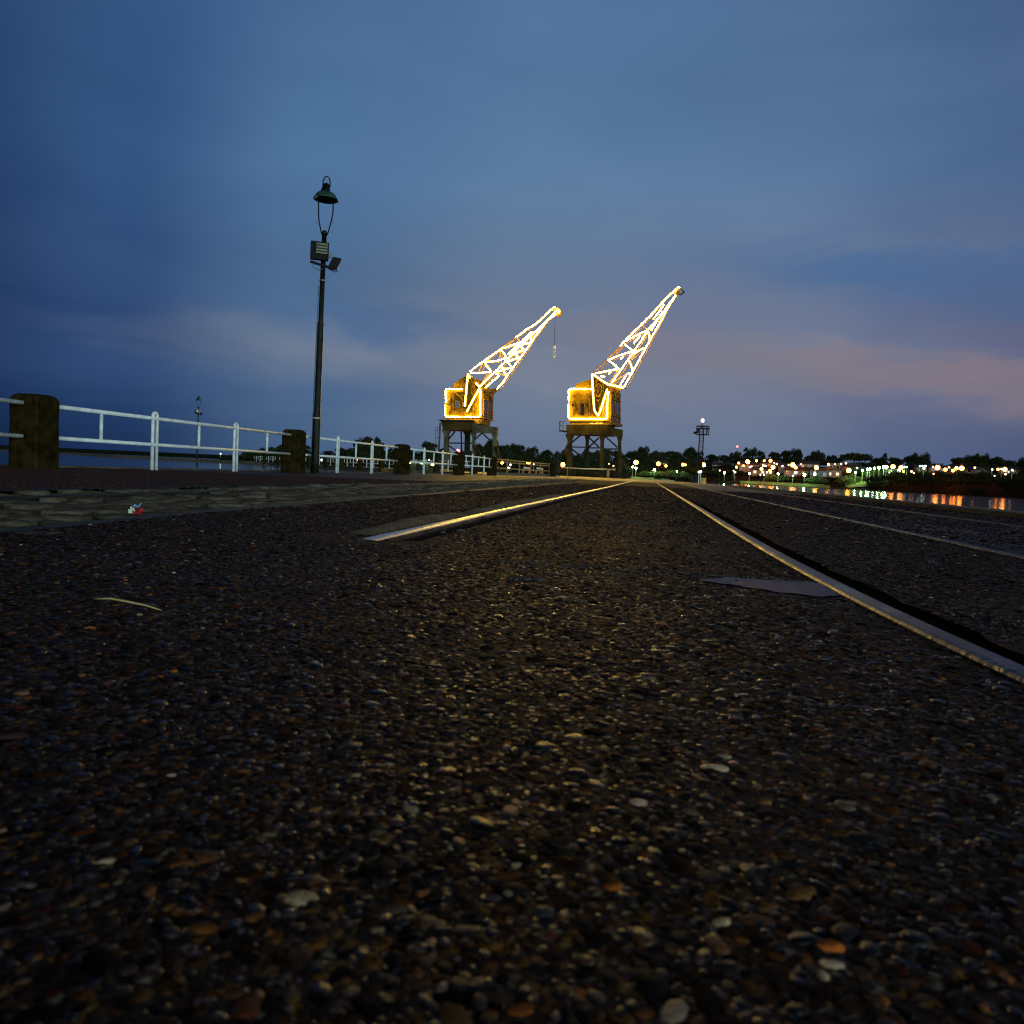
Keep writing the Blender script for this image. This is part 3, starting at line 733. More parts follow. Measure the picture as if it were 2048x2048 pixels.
# ------------------------------------------------------------------ person
def skin_mesh(name, verts, edges, radii, m, parent, root=0):
    me = bpy.data.meshes.new(name); me.from_pydata(verts, edges, []); o = bpy.data.objects.new(name, me); C.objects.link(o)
    md_ = o.modifiers.new('s', 'SKIN'); 
    for v, r in zip(me.skin_vertices[0].data, radii): v.radius = (r, r)
    me.skin_vertices[0].data[root].use_root = True
    sb = o.modifiers.new('d', 'SUBSURF'); sb.levels = 2; sb.render_levels = 2
    dg = bpy.context.evaluated_depsgraph_get(); ev = bpy.data.meshes.new_from_object(o.evaluated_get(dg)); o.modifiers.clear(); o.data = ev
    ev.materials.clear(); ev.materials.append(m); ev.polygons.foreach_set('use_smooth', [True]*len(ev.polygons)); o.parent = parent; return o


pp = at_y(1114, 956, 65); pe = thing('person', 'person in dark clothes standing by the timber post near the gate', 'person', (pp.x, pp.y, 0), rz=2.9)
pv = [(0, 0, .92), (0, .0, 1.12), (0, .01, 1.32), (0, .0, 1.45), (0, -.01, 1.53), (0, -.02, 1.62), (0, -.015, 1.70),
      (.18, 0, 1.40), (.25, .03, 1.12), (.20, -.12, .95), (.17, -.17, .90), (-.18, 0, 1.40), (-.27, .04, 1.12), (-.24, -.05, .86), (-.23, -.08, .78),
      (.09, 0, .86), (.11, -.02, .48), (.12, .02, .09), (.13, -.14, .04), (-.09, 0, .86), (-.11, -.06, .48), (-.12, .03, .09), (-.14, -.13, .04)]
pe_ = [(0, 1), (1, 2), (2, 3), (3, 4), (4, 5), (5, 6), (2, 7), (7, 8), (8, 9), (9, 10), (2, 11), (11, 12), (12, 13), (13, 14), (0, 15), (15, 16), (16, 17), (17, 18), (0, 19), (19, 20), (20, 21), (21, 22)]
pr = [.15, .13, .15, .06, .06, .095, .085, .07, .05, .038, .03, .07, .05, .038, .03, .095, .065, .045, .04, .095, .065, .045, .04]
M_cloth = mat('dark_clothes', '#1c1a14', '#2c281c', rough=.9, scale=8)
body = skin_mesh('body', pv, pe_, pr, M_cloth, pe)
M_skin = mat('skin', '#9a6a48', rough=.6)
fb = MB(); fb.ball((pp.x, pp.y-.06, 1.61), .075, 10, 7, (1, .95, 1.2)); fb.ball((pp.x, pp.y-.135, 1.6), .014, 6, 4)
hd_ = fb.build('face', M_skin, pe, smooth=True)
MB().ball((pp.x, pp.y+.005, 1.66), .108, 10, 7, (1, 1.05, 1.05)).build('hair', mat('dark_hair', '#120c08', rough=.7), pe, smooth=True)

# ------------------------------------------------------------------ lamp posts
def lamp_post(label, base, scale_=1.0):
    """lyre-topped harbour lamp: stepped pole, two floodlights on a cross bar, bell shade in a harp"""
    t = thing('lamp_post', label, 'lamp post', tuple(base), 'harbour lamp posts')
    bx, by, _ = base
    P = lambda x, z, y=0: (bx+(x*1.18 if z > 5.2 else x), by+y, z)
    b = MB(); b.lathe([(.001, -.1), (.115, -.1), (.105, .3), (.10, 1.55), (.085, 1.62), (.082, 3.9), (.068, 3.98), (.062, 6.28), (.001, 6.29)], 14, (bx, by, 0)); b.build('pole', M_pole, t, smooth=True)
    for z in (1.45, 3.95, 5.05): MB().lathe([(.06, z-.014), (.106 if z < 2 else .085, z-.012), (.106 if z < 2 else .085, z+.012), (.06, z+.014)], 14, (bx, by, 0)).build('pole_band', M_lens if z > 4.5 else (M_hook if z < 2 else M_pole), t)
    MB().tube([P(-.10, .2, -.02), P(-.105, 1.6, -.02), P(-.10, 3.2, -.02), P(-.09, 4.9, -.02)], .012, 6).build('cable', M_cable, t)
    # crossbar
    MB().bar(P(-.28, 5.50, -.02), P(.26, 5.36, -.1), .06, .06).build('crossbar', M_black, t)
    # front floodlight facing the viewer
    fl = MB(); fl.box(P(-.29, 5.52, -.28), P(.10, 5.98, -.12)); f1 = fl.build('floodlight', M_black, t, bevel=.012)
    MB().box(P(-.17, 5.68, -.288), P(.075, 5.94, -.281)).build('lens', M_lens, f1)
    for k in range(3): MB().box(P(-.17, 5.715+k*.075, -.296), P(.075, 5.745+k*.075, -.2895)).build('lens_louvre', M_pole, f1)
    # side floodlight turned away
    f2 = MB(); f2.prism([P(.10, 5.40, -.1), P(.30, 5.38, -.1), P(.40, 5.66, -.1), P(.20, 5.68, -.1)], (0, .26, 0)); g2 = f2.build('floodlight', M_black, t, bevel=.01)
    MB().tube([P(.29, 5.40, .0), P(.31, 5.33, .0), P(.26, 5.31, .0), P(.15, 5.36, 0)], .014, 6).build('bracket', M_cable, g2)
    MB().box(P(.07, 5.66, -.02), P(.17, 5.80, .06)).build('junction_box', M_lens, t, bevel=.02)
    MB().tube([P(-.22, 5.5, -.05), P(-.22, 5.36, -.05), P(-.1, 5.3, -.05), P(.0, 5.34, -.08)], .009, 6).build('loose_cable', M_cable, t)
    # harp
    ha = [(-.045, 6.22), (-.085, 6.36), (-.13, 6.58), (-.145, 6.82), (-.155, 7.05), (-.15, 7.15)]
    MB().tube([P(x, z) for x, z in ha], .017, 8).build('harp_arm', M_black, t, smooth=True)
    hb = [(.045, 6.22), (.085, 6.33), (.13, 6.58), (.165, 6.82), (.165, 7.0), (.155, 7.1)]
    MB().tube([P(x, z) for x, z in hb], .017, 8).build('harp_arm', M_black, t, smooth=True)
    for s_, z in ((-1, 6.52), (1, 6.62), (1, 6.36)):
        MB().tube([P(s_*(.15+.03*math.sin(k)), z+.05*math.cos(k*1.0)) for k in (0., .8, 1.6, 2.4, 3.1)], .005, 5).build('loose_strap', M_cable, t)
    MB().lathe([(.001, 6.24), (.06, 6.24), (.065, 6.30), (.05, 6.34), (.001, 6.34)], 12, (bx, by, 0)).build('cap', M_pole, t)
    # bell shade
    sh = MB(); sh.lathe([(.05, 7.36), (.12, 7.35), (.22, 7.30), (.27, 7.24), (.285, 7.20), (.325, 7.15), (.32, 7.135), (.28, 7.16), (.18, 7.22), (.05, 7.26)], 24, (bx, by, 0)); so = sh.build('lamp_shade', M_shade, t, smooth=True)
    MB().lathe([(.001, 7.55), (.065, 7.55), (.09, 7.50), (.10, 7.38), (.12, 7.34), (.001, 7.34)], 16, (bx, by, 0)).build('shade_neck', M_black, so, smooth=True)
    lp = [(-.15, 7.2), (-.12, 7.33), (-.075, 7.45), (-.072, 7.6), (-.05, 7.70), (0, 7.745), (.05, 7.71), (.078, 7.62), (.08, 7.48)]
    MB().tube([P(x, z) for x, z in lp], .016, 8).build('top_loop', M_black, t, smooth=True)
    MB().tube([P(0, 7.5), P(.005, 7.64)], .008, 5).build('hanging_eye', M_cable, t)
    t.scale = (scale_,)*3
    return t


lb = ground(622, 945.5)
lp = lamp_post('tall lyre-topped lamp post with two floodlights beside the white railing', (lb.x+.1, lb.y-.0, 0), 1.0)
lp.rotation_euler = (0, math.radians(.5), math.radians(26))
lp.scale = (1.0, 1.0, 1.0)
j = at_y(394, 925, 158)
dup(lp, (j.x, 158, 0), .4, 'small distant lyre-topped lamp post on the jetty across the basin', 'harbour lamp posts').scale = (1.9, 1.9, 1.75)

# ------------------------------------------------------------------ cranes
YAWC = math.radians(18)


class Plane:
    """vertical plane of the crane's lit side; P(px,py,off) gives the point at that photo position, off metres behind it"""
    def __init__(s, pxc, depth, yaw=YAWC):
        c = at_y(pxc, 955, depth); s.c = Vector((c.x, c.y, 0)); view = s.c.normalized()
        f = Vector((view.y, -view.x, 0))                       # to the right in the picture
        s.u = (f*math.cos(yaw) - view*math.sin(yaw)).normalized()  # right end turned toward the camera
        s.w = Vector((-s.u.y, s.u.x, 0)); 
        if s.w.dot(view) < 0: s.w = -s.w
    def P(s, px, py, off=0.):
        d = ray(px, py); o = Vector((0, 0, EYE)); q = s.c+s.w*off
        t = (q-o).dot(s.w)/d.dot(s.w); return o+d*t


def crane(label, pxc, depth, o2, sc2, spec, mcab, mportal, mdark):
    pl = Plane(pxc, depth); P = lambda x, y, off=0.: pl.P(o2[0]+x/sc2, o2[1]+y/sc2, off)
    t = thing('harbour_crane', label, 'crane', tuple(pl.c), 'harbour cranes outlined in light')
    W = pl.w
    D = 4.4
    # --- machinery house: front wall box following the traced outline
    cab = MB(); cab.prism([P(x, y, .25) for x, y in spec['cabin']], W*D); cabin = cab.build('cabin', mcab, t)
    rf = MB(); rf.prism([P(x, y, .6) for x, y in spec['roof']], W*(D-.8)); rf.build('roof', mcab, cabin)
    base_ = MB(); base_.prism([P(x, y, .5) for x, y in spec['sill']], W*(D-.5)); base_.build('slewing_base', M_cabin2, t)
    for poly in spec['windows']:
        w = MB(); w.prism([P(x, y, .19) for x, y in poly], W*.05); w.build('window', M_win, cabin)
        f = MB(); n = len(poly)
        for i in range(n): f.bar(P(*poly[i], .2), P(*poly[(i+1) % n], .2), .12, .12, up=W)
        f.build('window_frame', M_cabin2, cabin)
    # strap ribs and braces on the wall
    rb = MB()
    for a, b in spec['ribs']: rb.bar(P(*a, .16), P(*b, .16), .16, .16, up=W)
    rb.build('wall_braces', M_cabin2, cabin)
    # side face details (right-hand side wall): cab window strips
    sd = MB(); A_ = P(*spec['side'][0], .25); B_ = P(*spec['side'][1], .25)       # bottom & top of the right edge
    up = B_-A_; out = pl.u*.06
    for f0, f1, h0, h1 in ((.12, .42, .30, .70), (.52, .86, .30, .70), (.15, .4, .08, .2), (.55, .85, .08, .2)):
        q = [A_+W*D*f+up*h+out for f, h in ((f0, h0), (f1, h0), (f1, h1), (f0, h1))]; sd.prism(q, out)
    sd.build('side_window', M_win, cabin)
    sb = MB()
    for f in (.03, .47, .97): sb.bar(A_+W*D*f+out*2, A_+W*D*f+up+out*2, .16)
    for h in (.03, .25, .75, .97): sb.bar(A_+up*h+out*2.2, A_+W*D+up*h+out*2.2, .14)
    sb.bar(A_+up*.75+out*2, A_+W*D*.5+up*.97+out*2, .1); sb.bar(A_+W*D*.5+up*.97+out*2, A_+W*D+up*.75+out*2, .1)
    sb.build('side_frame', M_cabin2, cabin)
    # --- tower / A-frame behind the tubes
    tw_ = MB()
    for a, b in spec['tower']:
        tw_.bar(P(*a, .05), P(*b, .05), .3, .22, up=W); tw_.bar(P(*a, 2.6), P(*b, 2.6), .3, .22, up=W)
    for a in spec['tower_ties']: tw_.bar(P(*a, .05), P(*a, 2.6), .16)
    tw_.build('tower_frame', M_cabin2, t)
    # --- boom: chords near and far side plus lacing
    bm_ = MB(); chords = spec['chords']
    tipw, rootw = .25, 1.5
    def off_at(p, base=0.):
        k = max(0., min(1., (p[1]-spec['tip_y'])/(spec['root_y']-spec['tip_y']))); return base+k
    for ch in chords:
        for a, b in zip(ch[:-1], ch[1:]):
            bm_.bar(P(*a, .16), P(*b, .16), .13, .13, up=W)
            ka = off_at(a); kb = off_at(b)
            bm_.bar(P(*a, .16)+W*(tipw+(rootw-tipw)*ka), P(*b, .16)+W*(tipw+(rootw-tipw)*kb), .09, .09, up=W)
        for a in ch:
            bm_.bar(P(*a, .16), P(*a, .16)+W*(tipw+(rootw-tipw)*off_at(a)), .07)
    for a, b in spec['lace']:
        bm_.bar(P(*a, .14), P(*b, .14), .09, .09, up=W)
        bm_.bar(P(*a, .14)+W*(tipw+(rootw-tipw)*off_at(a)), P(*b, .14)+W*(tipw+(rootw-tipw)*off_at(b)), .07, .07, up=W)
    boom = bm_.build('boom', M_cabin2, t)
    # sheave at the tip
    for x, y, r in spec['sheaves']:
        c = P(x, y, .1); sv = MB(); n = 14; ring0 = [c+(pl.u*math.cos(2*math.pi*k/n)+Vector((0, 0, 1))*math.sin(2*math.pi*k/n))*r for k in range(n)]
        sv.prism(ring0, W*.3); sv.build('sheave', M_cabin2, boom)
    for tri in spec.get('jib', []):
        jb = MB(); 
        for a, b in zip(tri, tri[1:]+tri[:1]): jb.bar(P(*a, .1), P(*b, .1), .16, .16, up=W); jb.bar(P(*a, .5), P(*b, .5), .16, .16, up=W)
        jb.build('tip_bracket', M_portald, boom)
    # --- hoist drum
    for x, y, r in spec.get('drum', []):
        c = P(x, y, .1); dr = MB(); n = 20
        for rr in (r, r*.6):
            pr_ = [c+(pl.u*math.cos(2*math.pi*k/n)*.55+Vector((0, 0, 1))*math.sin(2*math.pi*k/n))*rr for k in range(n+1)]; dr.tube(pr_, .07, 6, False)
        for k in range(6): dr.bar(c, c+(pl.u*math.cos(k*1.047)*.55+Vector((0, 0, 1))*math.sin(k*1.047))*r, .08)
        dr.build('hoist_wheel', M_cabin2, t)
    # --- light ropes: lit tubes clipped along the steelwork
    for seg in spec['neon']:
        mb = MB(); mb.tube([P(x, y, spec.get('noff', -.12)) for x, y in seg], .050, 8); mb.build('light_rope', M_neon, t, smooth=True)
    # --- portal: four legs with gussets, top beams, braces
    for poly, off, dep, m_ in spec['beams']:
        bb = MB(); bb.prism([P(x, y, off) for x, y in poly], W*dep); bb.build('portal_beam', m_, t)
    for (xt, yt, xb, yb, wt, wb, off) in spec['legs']:
        wt *= 1.25; wb *= 1.35
        lg = MB(); g_h = .22
        ptop = [P(xt-wt*1.5, yt, off), P(xt+wt*1.5, yt, off), P(xt+wt*.62, yt+60, off), P(xb+wb*.5, yb, off), P(xb-wb*.5, yb, off), P(xt-wt*.62, yt+60, off)]
        lg.prism(ptop, W*.6); lg.build('leg', mportal if off < 3 else mdark, t)
    for a, oa, b, ob in spec['portal_braces']:
        x = MB(); x.bar(P(*a, oa), P(*b, ob), .22, .16); x.build('brace', mdark, t)
    for (x, y, off) in spec['feet']:
        f = P(x, y, off); bo = MB(); c = Vector((f.x, f.y, 0)); bo.bar(c-pl.u*.9+Vector((0, 0, .55)), c+pl.u*.9+Vector((0, 0, .55)), .5, .5)
        for s_ in (-.6, .6):
            n = 12; cc = c+pl.u*s_+Vector((0, 0, .3)); bo.prism([cc-W*.15+(pl.u*math.cos(2*math.pi*k/n)+Vector((0, 0, 1))*math.sin(2*math.pi*k/n))*.3 for k in range(n)], W*.3)
        bo.build('bogie', mdark, t)
    return t, pl, P


left = dict(
    cabin=[(160, 1285), (160, 975), (375, 970), (380, 855), (430, 850), (545, 980), (545, 1285)],
    roof=[(235, 975), (245, 935), (290, 892), (372, 845), (385, 975)],
    sill=[(165, 1288), (545, 1292), (540, 1345), (190, 1335)],
    windows=[[(262, 1180), (312, 1180), (312, 1108), (262, 1108)], [(200, 1160), (222, 1160), (222, 1110), (200, 1110)]],
    ribs=[((240, 1270), (240, 1010)), ((185, 1155), (225, 1060)), ((185, 1250), (225, 1160)), ((250, 1010), (285, 1040)), ((285, 1040), (345, 1100)), ((335, 1270), (345, 1100)), ((175, 1010), (380, 1008)), ((450, 1260), (455, 1080)), ((400, 1235), (400, 1180))],
    side=[(545, 1290), (548, 1010)],
    tower=[((395, 820), (368, 1165)), ((385, 1220), (520, 965)), ((400, 830), (520, 960)), ((430, 850), (470, 1000)), ((530, 985), (690, 992)), ((550, 1012), (668, 1024)), ((560, 985), (560, 1085)), ((655, 990), (650, 1085)), ((575, 1012), (612, 1060)), ((642, 1012), (602, 1060)), ((600, 930), (580, 1010)), ((700, 978), (665, 1024))],
    tower_ties=[(395, 820), (520, 962), (455, 890)],
    chords=[[(410, 805), (560, 690), (760, 545), (900, 440), (1100, 300), (1290, 135)],
            [(520, 955), (650, 830), (800, 680), (960, 510), (1080, 400), (1200, 290), (1330, 150)],
            [(700, 980), (800, 850), (890, 725), (985, 600), (1100, 430), (1240, 260), (1320, 195)]],
    lace=[((410, 810), (640, 805)), ((640, 805), (560, 690)), ((560, 690), (720, 690)), ((720, 690), (745, 570)), ((745, 570), (800, 660)), ((765, 555), (950, 495)), ((900, 440), (960, 510)), ((520, 955), (600, 830)),
          ((680, 800), (800, 850)), ((720, 760), (850, 760)), ((800, 850), (750, 740)), ((860, 770), (790, 680)), ((800, 680), (930, 660)), ((930, 660), (860, 610)), ((985, 600), (930, 530)), ((860, 610), (985, 590)), ((1050, 510), (960, 510)), ((1100, 430), (1040, 450)),
          ((640, 805), (520, 955)), ((560, 690), (510, 800))],
    tip_y=150, root_y=980,
    sheaves=[(1325, 165, .42), (1345, 200, .3)],
    neon=[[(165, 1120), (163, 985), (180, 980), (338, 980)], [(160, 1150), (158, 1255), (175, 1270), (330, 1272)], [(350, 1272), (505, 1273), (520, 1258), (524, 1120), (526, 985)],
          [(362, 1160), (385, 940), (395, 825)], [(395, 825), (420, 862)], [(385, 1218), (450, 1095), (518, 972)], [(475, 915), (518, 960)],
          [(518, 960), (580, 895), (650, 830), (800, 680), (960, 510), (1080, 400), (1200, 290), (1335, 150)],
          [(580, 965), (655, 900), (720, 845), (680, 815)], [(700, 980), (770, 905), (800, 850), (890, 725), (985, 600), (1100, 430), (1230, 262), (1310, 205)],
          [(415, 800), (560, 690), (770, 545)], [(900, 440), (1000, 365), (1110, 300)], [(1110, 300), (1200, 215), (1290, 130), (1310, 128)], [(1335, 150), (1352, 160), (1345, 190)],
          [(425, 812), (520, 815), (640, 800)], [(640, 800), (600, 750), (565, 700)], [(565, 700), (690, 690), (800, 655)], [(800, 655), (775, 610), (745, 575)], [(770, 555), (860, 525), (960, 485)],
          [(690, 800), (840, 762)], [(800, 845), (765, 790), (755, 750)], [(860, 765), (830, 720), (805, 690)], [(790, 700), (935, 650)], [(925, 650), (880, 600)], [(870, 620), (985, 565)], [(985, 580), (950, 530)], [(960, 520), (1060, 490)], [(1060, 480), (1040, 430)], [(1050, 400), (1130, 370)],
          [(815, 620), (930, 510), (1020, 420), (1060, 385)]],
    beams=[([(110, 1310), (445, 1312), (445, 1412), (140, 1408)], 0., 3.2, M_portal2), ([(440, 1345), (695, 1380), (692, 1448), (440, 1432)], -.3, .9, M_portal), ([(105, 1300), (450, 1305), (450, 1320), (105, 1318)], -.4, 3.6, M_portald)],
    legs=[(165, 1400, 160, 1900, 26, 38, .2), (385, 1400, 375, 1900, 30, 36, 5.5), (450, 1430, 445, 1900, 14, 26, 0.), (670, 1440, 672, 1900, 18, 30, .0)],
    portal_braces=[((170, 1545), .5, (440, 1548), .5), ((175, 1530), .5, (260, 1425), .5), ((180, 1560), .5, (290, 1640), .5), ((465, 1510), .2, (545, 1440), .2), ((545, 1440), .2, (655, 1545), .2), ((325, 1410), 2., (330, 1640), 2.),
                   ((450, 1570), -.2, (500, 1670), -.6), ((480, 1570), -.2, (530, 1670), -.6), ((672, 1580), -.2, (710, 1700), -.6), ((695, 1580), -.2, (728, 1715), -.6), ((510, 1660), .3, (520, 1900), .3)],
    feet=[(165, 1900, .4), (380, 1900, 5.6), (450, 1900, .2), (672, 1900, .2)])
cl_, plL, PL = crane('left lit crane, with a hook hanging from its boom and a caged ladder', 930, 100, (860, 590), 5.22, left, M_cabin, M_portal, M_portald)
# ladder with safety cage
la = MB(); 
for x in (102, 112): la.tube([PL(x, 1335, -.6), PL(x-28, 1900, -.6)], .05, 6)
for k in range(24):
    f = k/24; y = 1345+f*550; la.tube([PL(102-28*f, y, -.6), PL(112-28*f, y, -.6)], .03, 5)
lad = la.build('ladder', M_portald, cl_)
cg = MB()
for y in (1385, 1410, 1490, 1570, 1600):
    f = (y-1335)/565; cx = 104-28*f; pts = [PL(cx, y, -.6), PL(cx-22, y, -.9), PL(cx-45, y, -.6), PL(cx-45, y, -.1), PL(cx-20, y, .2), PL(cx+5, y, -.1)]; cg.tube(pts, .03, 5)
for dx in (-2, -22, -42): cg.tube([PL(104-3+dx, 1385, -.7), PL(104-13+dx, 1600, -.7)], .025, 5)
cg.build('safety_cage', M_portald, lad)
rl = MB(); rl.tube([PL(85, 1298, -.4), PL(170, 1305, -.4)], .04, 5); rl.tube([PL(92, 1298, -.4), PL(95, 1325, -.4)], .04, 5); rl.build('platform_railing', M_portal, cl_)
hk = thing('hook_block', 'pale hook block hanging on a cable from the left crane', 'crane hook', tuple(PL(1294, 655)))
hb_ = MB(); c = PL(1298, 545); hb_.ball(c, .32, 10, 7, (.6, .4, .8)); hb_.bar(PL(1298, 555), PL(1296, 635), .24, .2); hb_.ball(PL(1295, 642), .17, 8, 5, (1, .7, .7)); hb_.build('block', M_hook, hk, smooth=False)
MB().tube([PL(1310, 200), PL(1303, 360), PL(1300, 525)], .035, 5).build('cable', M_portald, hk)
# bright lamp red beacon under the left crane
bc = thing('beacon', 'small red beacon lamp glowing below the left crane', 'beacon', tuple(at_y(916, 925, 112)*1))
bq = at_y(915.5, 902.5, 112); bc.location = (bq.x, bq.y, 0); bc['_o'] = (bq.x, bq.y, 0)
MB().tube([(bq.x, bq.y, 0), (bq.x, bq.y, bq.z)], .05, 6).build('pole', M_portald, bc)
MB().ball(bq, .32, 8, 6).build('bulb', emit('red_beacon', (1, .10, .16), 9), bc)

right = dict(
    cabin=[(172, 1378), (175, 1072), (395, 1072), (392, 945), (545, 1040), (560, 1075), (560, 1378)],
    roof=[(240, 1068), (242, 1030), (330, 998), (372, 990), (400, 960), (405, 1068)],
    sill=[(180, 1380), (600, 1385), (600, 1412), (200, 1410)],
    windows=[[(283, 1328), (330, 1328), (330, 1205), (283, 1205)], [(205, 1245), (232, 1245), (232, 1210), (205, 1210)]],
    ribs=[((272, 1335), (272, 1205)), ((195, 1330), (240, 1250)), ((375, 1330), (372, 1180)), ((395, 1330), (390, 1200)), ((350, 1340), (348, 1250)), ((190, 1140), (235, 1135)), ((410, 1350), (405, 1290)), ((500, 1340), (505, 1200))],
    side=[(560, 1392), (560, 1085)],
    tower=[((398, 945), (418, 1280)), ((418, 1280), (455, 1325)), ((455, 1325), (540, 1075)), ((400, 935), (545, 1035)), ((545, 1035), (690, 1060)), ((600, 1060), (590, 1130)), ((660, 1065), (640, 1120)), ((565, 1072), (670, 1082)), ((560, 1110), (650, 1128)), ((575, 1080), (640, 1125)), ((645, 1085), (580, 1120)), ((640, 1120), (638, 1160))],
    tower_ties=[(398, 940), (545, 1035), (690, 1060), (455, 1320)],
    chords=[[(400, 930), (540, 795), (665, 668), (780, 545), (940, 390), (1100, 210), (1212, 112)],
            [(580, 1018), (650, 920), (740, 790), (860, 620), (925, 520), (1050, 370), (1190, 185)],
            [(690, 1060), (780, 910), (860, 765), (940, 620), (1040, 440), (1110, 310), (1190, 195)]],
    lace=[((435, 925), (650, 885)), ((650, 885), (545, 800)), ((545, 800), (780, 715)), ((780, 715), (705, 650)), ((720, 620), (915, 525)), ((770, 890), (740, 790)), ((745, 790), (880, 690)), ((945, 620), (925, 530)), ((940, 480), (1010, 430)), ((690, 1060), (580, 1018)), ((580, 1018), (745, 920)), ((650, 885), (545, 1035)), ((925, 520), (860, 470))],
    tip_y=115, root_y=1060,
    sheaves=[(1190, 150, .35)],
    jib=[[(1215, 112), (1265, 160), (1232, 185), (1195, 178)]],
    drum=[(455, 1085, 1.3)],
    neon=[[(177, 1188), (177, 1085), (192, 1073), (358, 1073)], [(375, 1073), (398, 1073)], [(176, 1215), (174, 1340), (185, 1354), (350, 1356), (525, 1357), (538, 1345), (540, 1220), (550, 1098)],
          [(396, 950), (405, 1120), (418, 1278)], [(422, 1285), (455, 1328), (472, 1290), (540, 1075)], [(400, 932), (545, 1032), (615, 1045), (685, 1062), (700, 1050), (780, 910), (860, 765), (940, 620), (1040, 440), (1110, 310), (1188, 190)],
          [(582, 1015), (650, 920), (740, 790), (860, 620), (922, 520)], [(922, 520), (1050, 375), (1180, 192)], [(662, 668), (720, 605), (940, 390), (1100, 212), (1215, 112), (1225, 118)],
          [(435, 925), (500, 915), (540, 905), (650, 885)], [(650, 885), (600, 840), (548, 803)], [(548, 803), (660, 755), (780, 718)], [(555, 935), (575, 905)], [(780, 715), (708, 655)], [(718, 622), (830, 560), (915, 522)], [(790, 645), (850, 570)], [(665, 795), (690, 768)],
          [(740, 792), (765, 850), (775, 900)], [(755, 925), (725, 935), (695, 980), (663, 1035)], [(770, 745), (885, 690)], [(925, 530), (935, 570), (940, 615)], [(975, 415), (1040, 330), (1075, 275)], [(480, 955), (515, 960)], [(955, 520), (1010, 430), (1060, 350)]],
    noff=-.12,
    beams=[([(150, 1412), (540, 1415), (540, 1512), (160, 1500)], 0., 3.2, M_portal2), ([(540, 1430), (668, 1455), (666, 1525), (540, 1512)], -.3, .9, M_portal2), ([(85, 1462), (155, 1466), (155, 1478), (85, 1474)], -.2, 2., M_portald)],
    legs=[(180, 1500, 172, 1918, 20, 36, .2), (345, 1500, 345, 1918, 12, 26, 5.4), (485, 1505, 483, 1918, 14, 28, .0), (650, 1515, 655, 1918, 12, 26, .1)],
    portal_braces=[((175, 1620), .5, (345, 1624), 5.5), ((190, 1590), .5, (295, 1505), .5), ((190, 1630), .5, (290, 1705), .5), ((365, 1530), 3., (460, 1620), 3.), ((460, 1535), 3., (365, 1625), 3.), ((350, 1630), 3., (480, 1630), 3.),
                   ((520, 1520), .3, (635, 1625), .3), ((505, 1640), .3, (645, 1640), .3), ((165, 1600), -.1, (122, 1700), -.6), ((180, 1620), -.1, (140, 1700), -.6), ((650, 1600), -.1, (672, 1700), -.6), ((332, 1640), 5.2, (305, 1705), 5.2)],
    feet=[(175, 1918, .4), (345, 1918, 5.6), (484, 1918, .2), (655, 1918, .2)])
cr2, plR, PR = crane('right lit crane, with the steeper boom and no hook', 1187, 100, (1100, 550), 4.713, right, M_cabin, M_portal2, M_portald)
rl = MB()
for y in (1380, 1420): rl.tube([PR(97, y, -.1), PR(150, y+4, -.1)], .04, 5)
for x in (90, 97, 125): rl.tube([PR(x, 1378, -.1), PR(x-5, 1466, -.1)], .04, 5)
rl.build('platform_railing', M_portal, cr2)
tx = MB()
for i, (x0, x1) in enumerate(((372, 385), (390, 402), (406, 412), (428, 436), (440, 448), (462, 478), (484, 492))): tx.prism([PR(x0, 1405, .3), PR(x1, 1404, .3), PR(x1, 1394, .3), PR(x0, 1395, .3)], plR.w*.05)
tx.build('worn_plate', M_hook, cr2)

# ------------------------------------------------------------------ lattice mast at the quay corner
mp_ = at_y(1398, 960, 72); mt = thing('lattice_mast', 'slim lattice light mast with platform standing past the right crane', 'mast', (mp_.x, mp_.y, 0))
Zt = at_y(1402, 852, 72).z; zb = at_y(1400, 869, 72).z
lm = MB(); hw = .16
cs = [(-hw, -hw), (hw, -hw), (hw, hw), (-hw, hw)]
for cx, cy_ in cs: lm.bar((mp_.x+cx*1.25, mp_.y+cy_*1.25, 0), (mp_.x+cx, mp_.y+cy_, Zt-.1), .075)
nseg = 18
for i in range(nseg):
    z0 = (Zt-.1)*i/nseg; z1 = (Zt-.1)*(i+1)/nseg
    for k in range(4):
        a = cs[k]; b = cs[(k+1) % 4]
        if i % 2: a, b = b, a
        lm.bar((mp_.x+a[0]*1.1, mp_.y+a[1]*1.1, z0), (mp_.x+b[0]*1.1, mp_.y+b[1]*1.1, z1), .03)
lm.build('lattice_tower', M_black, mt)
pf = MB(); x, y = mp_.x, mp_.y
pf.box((x-.45, y-.4, zb-.03), (x+.62, y+.4, zb+.03)); pf.build('platform', M_black, mt)
rl = MB()
for sx_, sy_ in ((-.45, -.4), (.6, -.4), (.6, .4), (-.45, .4), (.05, -.4)): rl.bar((x+sx_, y+sy_, zb), (x+sx_, y+sy_, zb+.72), .035)
for zz in (zb+.5, zb+.72): rl.bar((x-.45, y-.4, zz), (x+.6, y-.4, zz), .05 if zz < zb+.6 else .07); rl.bar((x-.45, y+.4, zz), (x+.6, y+.4, zz), .05)
rl.build('guard_rail', M_black, mt)
for a, b in (((-.72, zb+.0), (-.4, zb+.22)), ((-.42, zb+.1), (-.25, zb+.55)), ((.35, zb+.05), (.46, zb+.5)), ((.25, zb+.45), (.6, zb+.58))):
    MB().box((x+a[0], y-.5, a[1]), (x+b[0], y-.25, b[1])).build('floodlight', M_black, mt, bevel=.02)
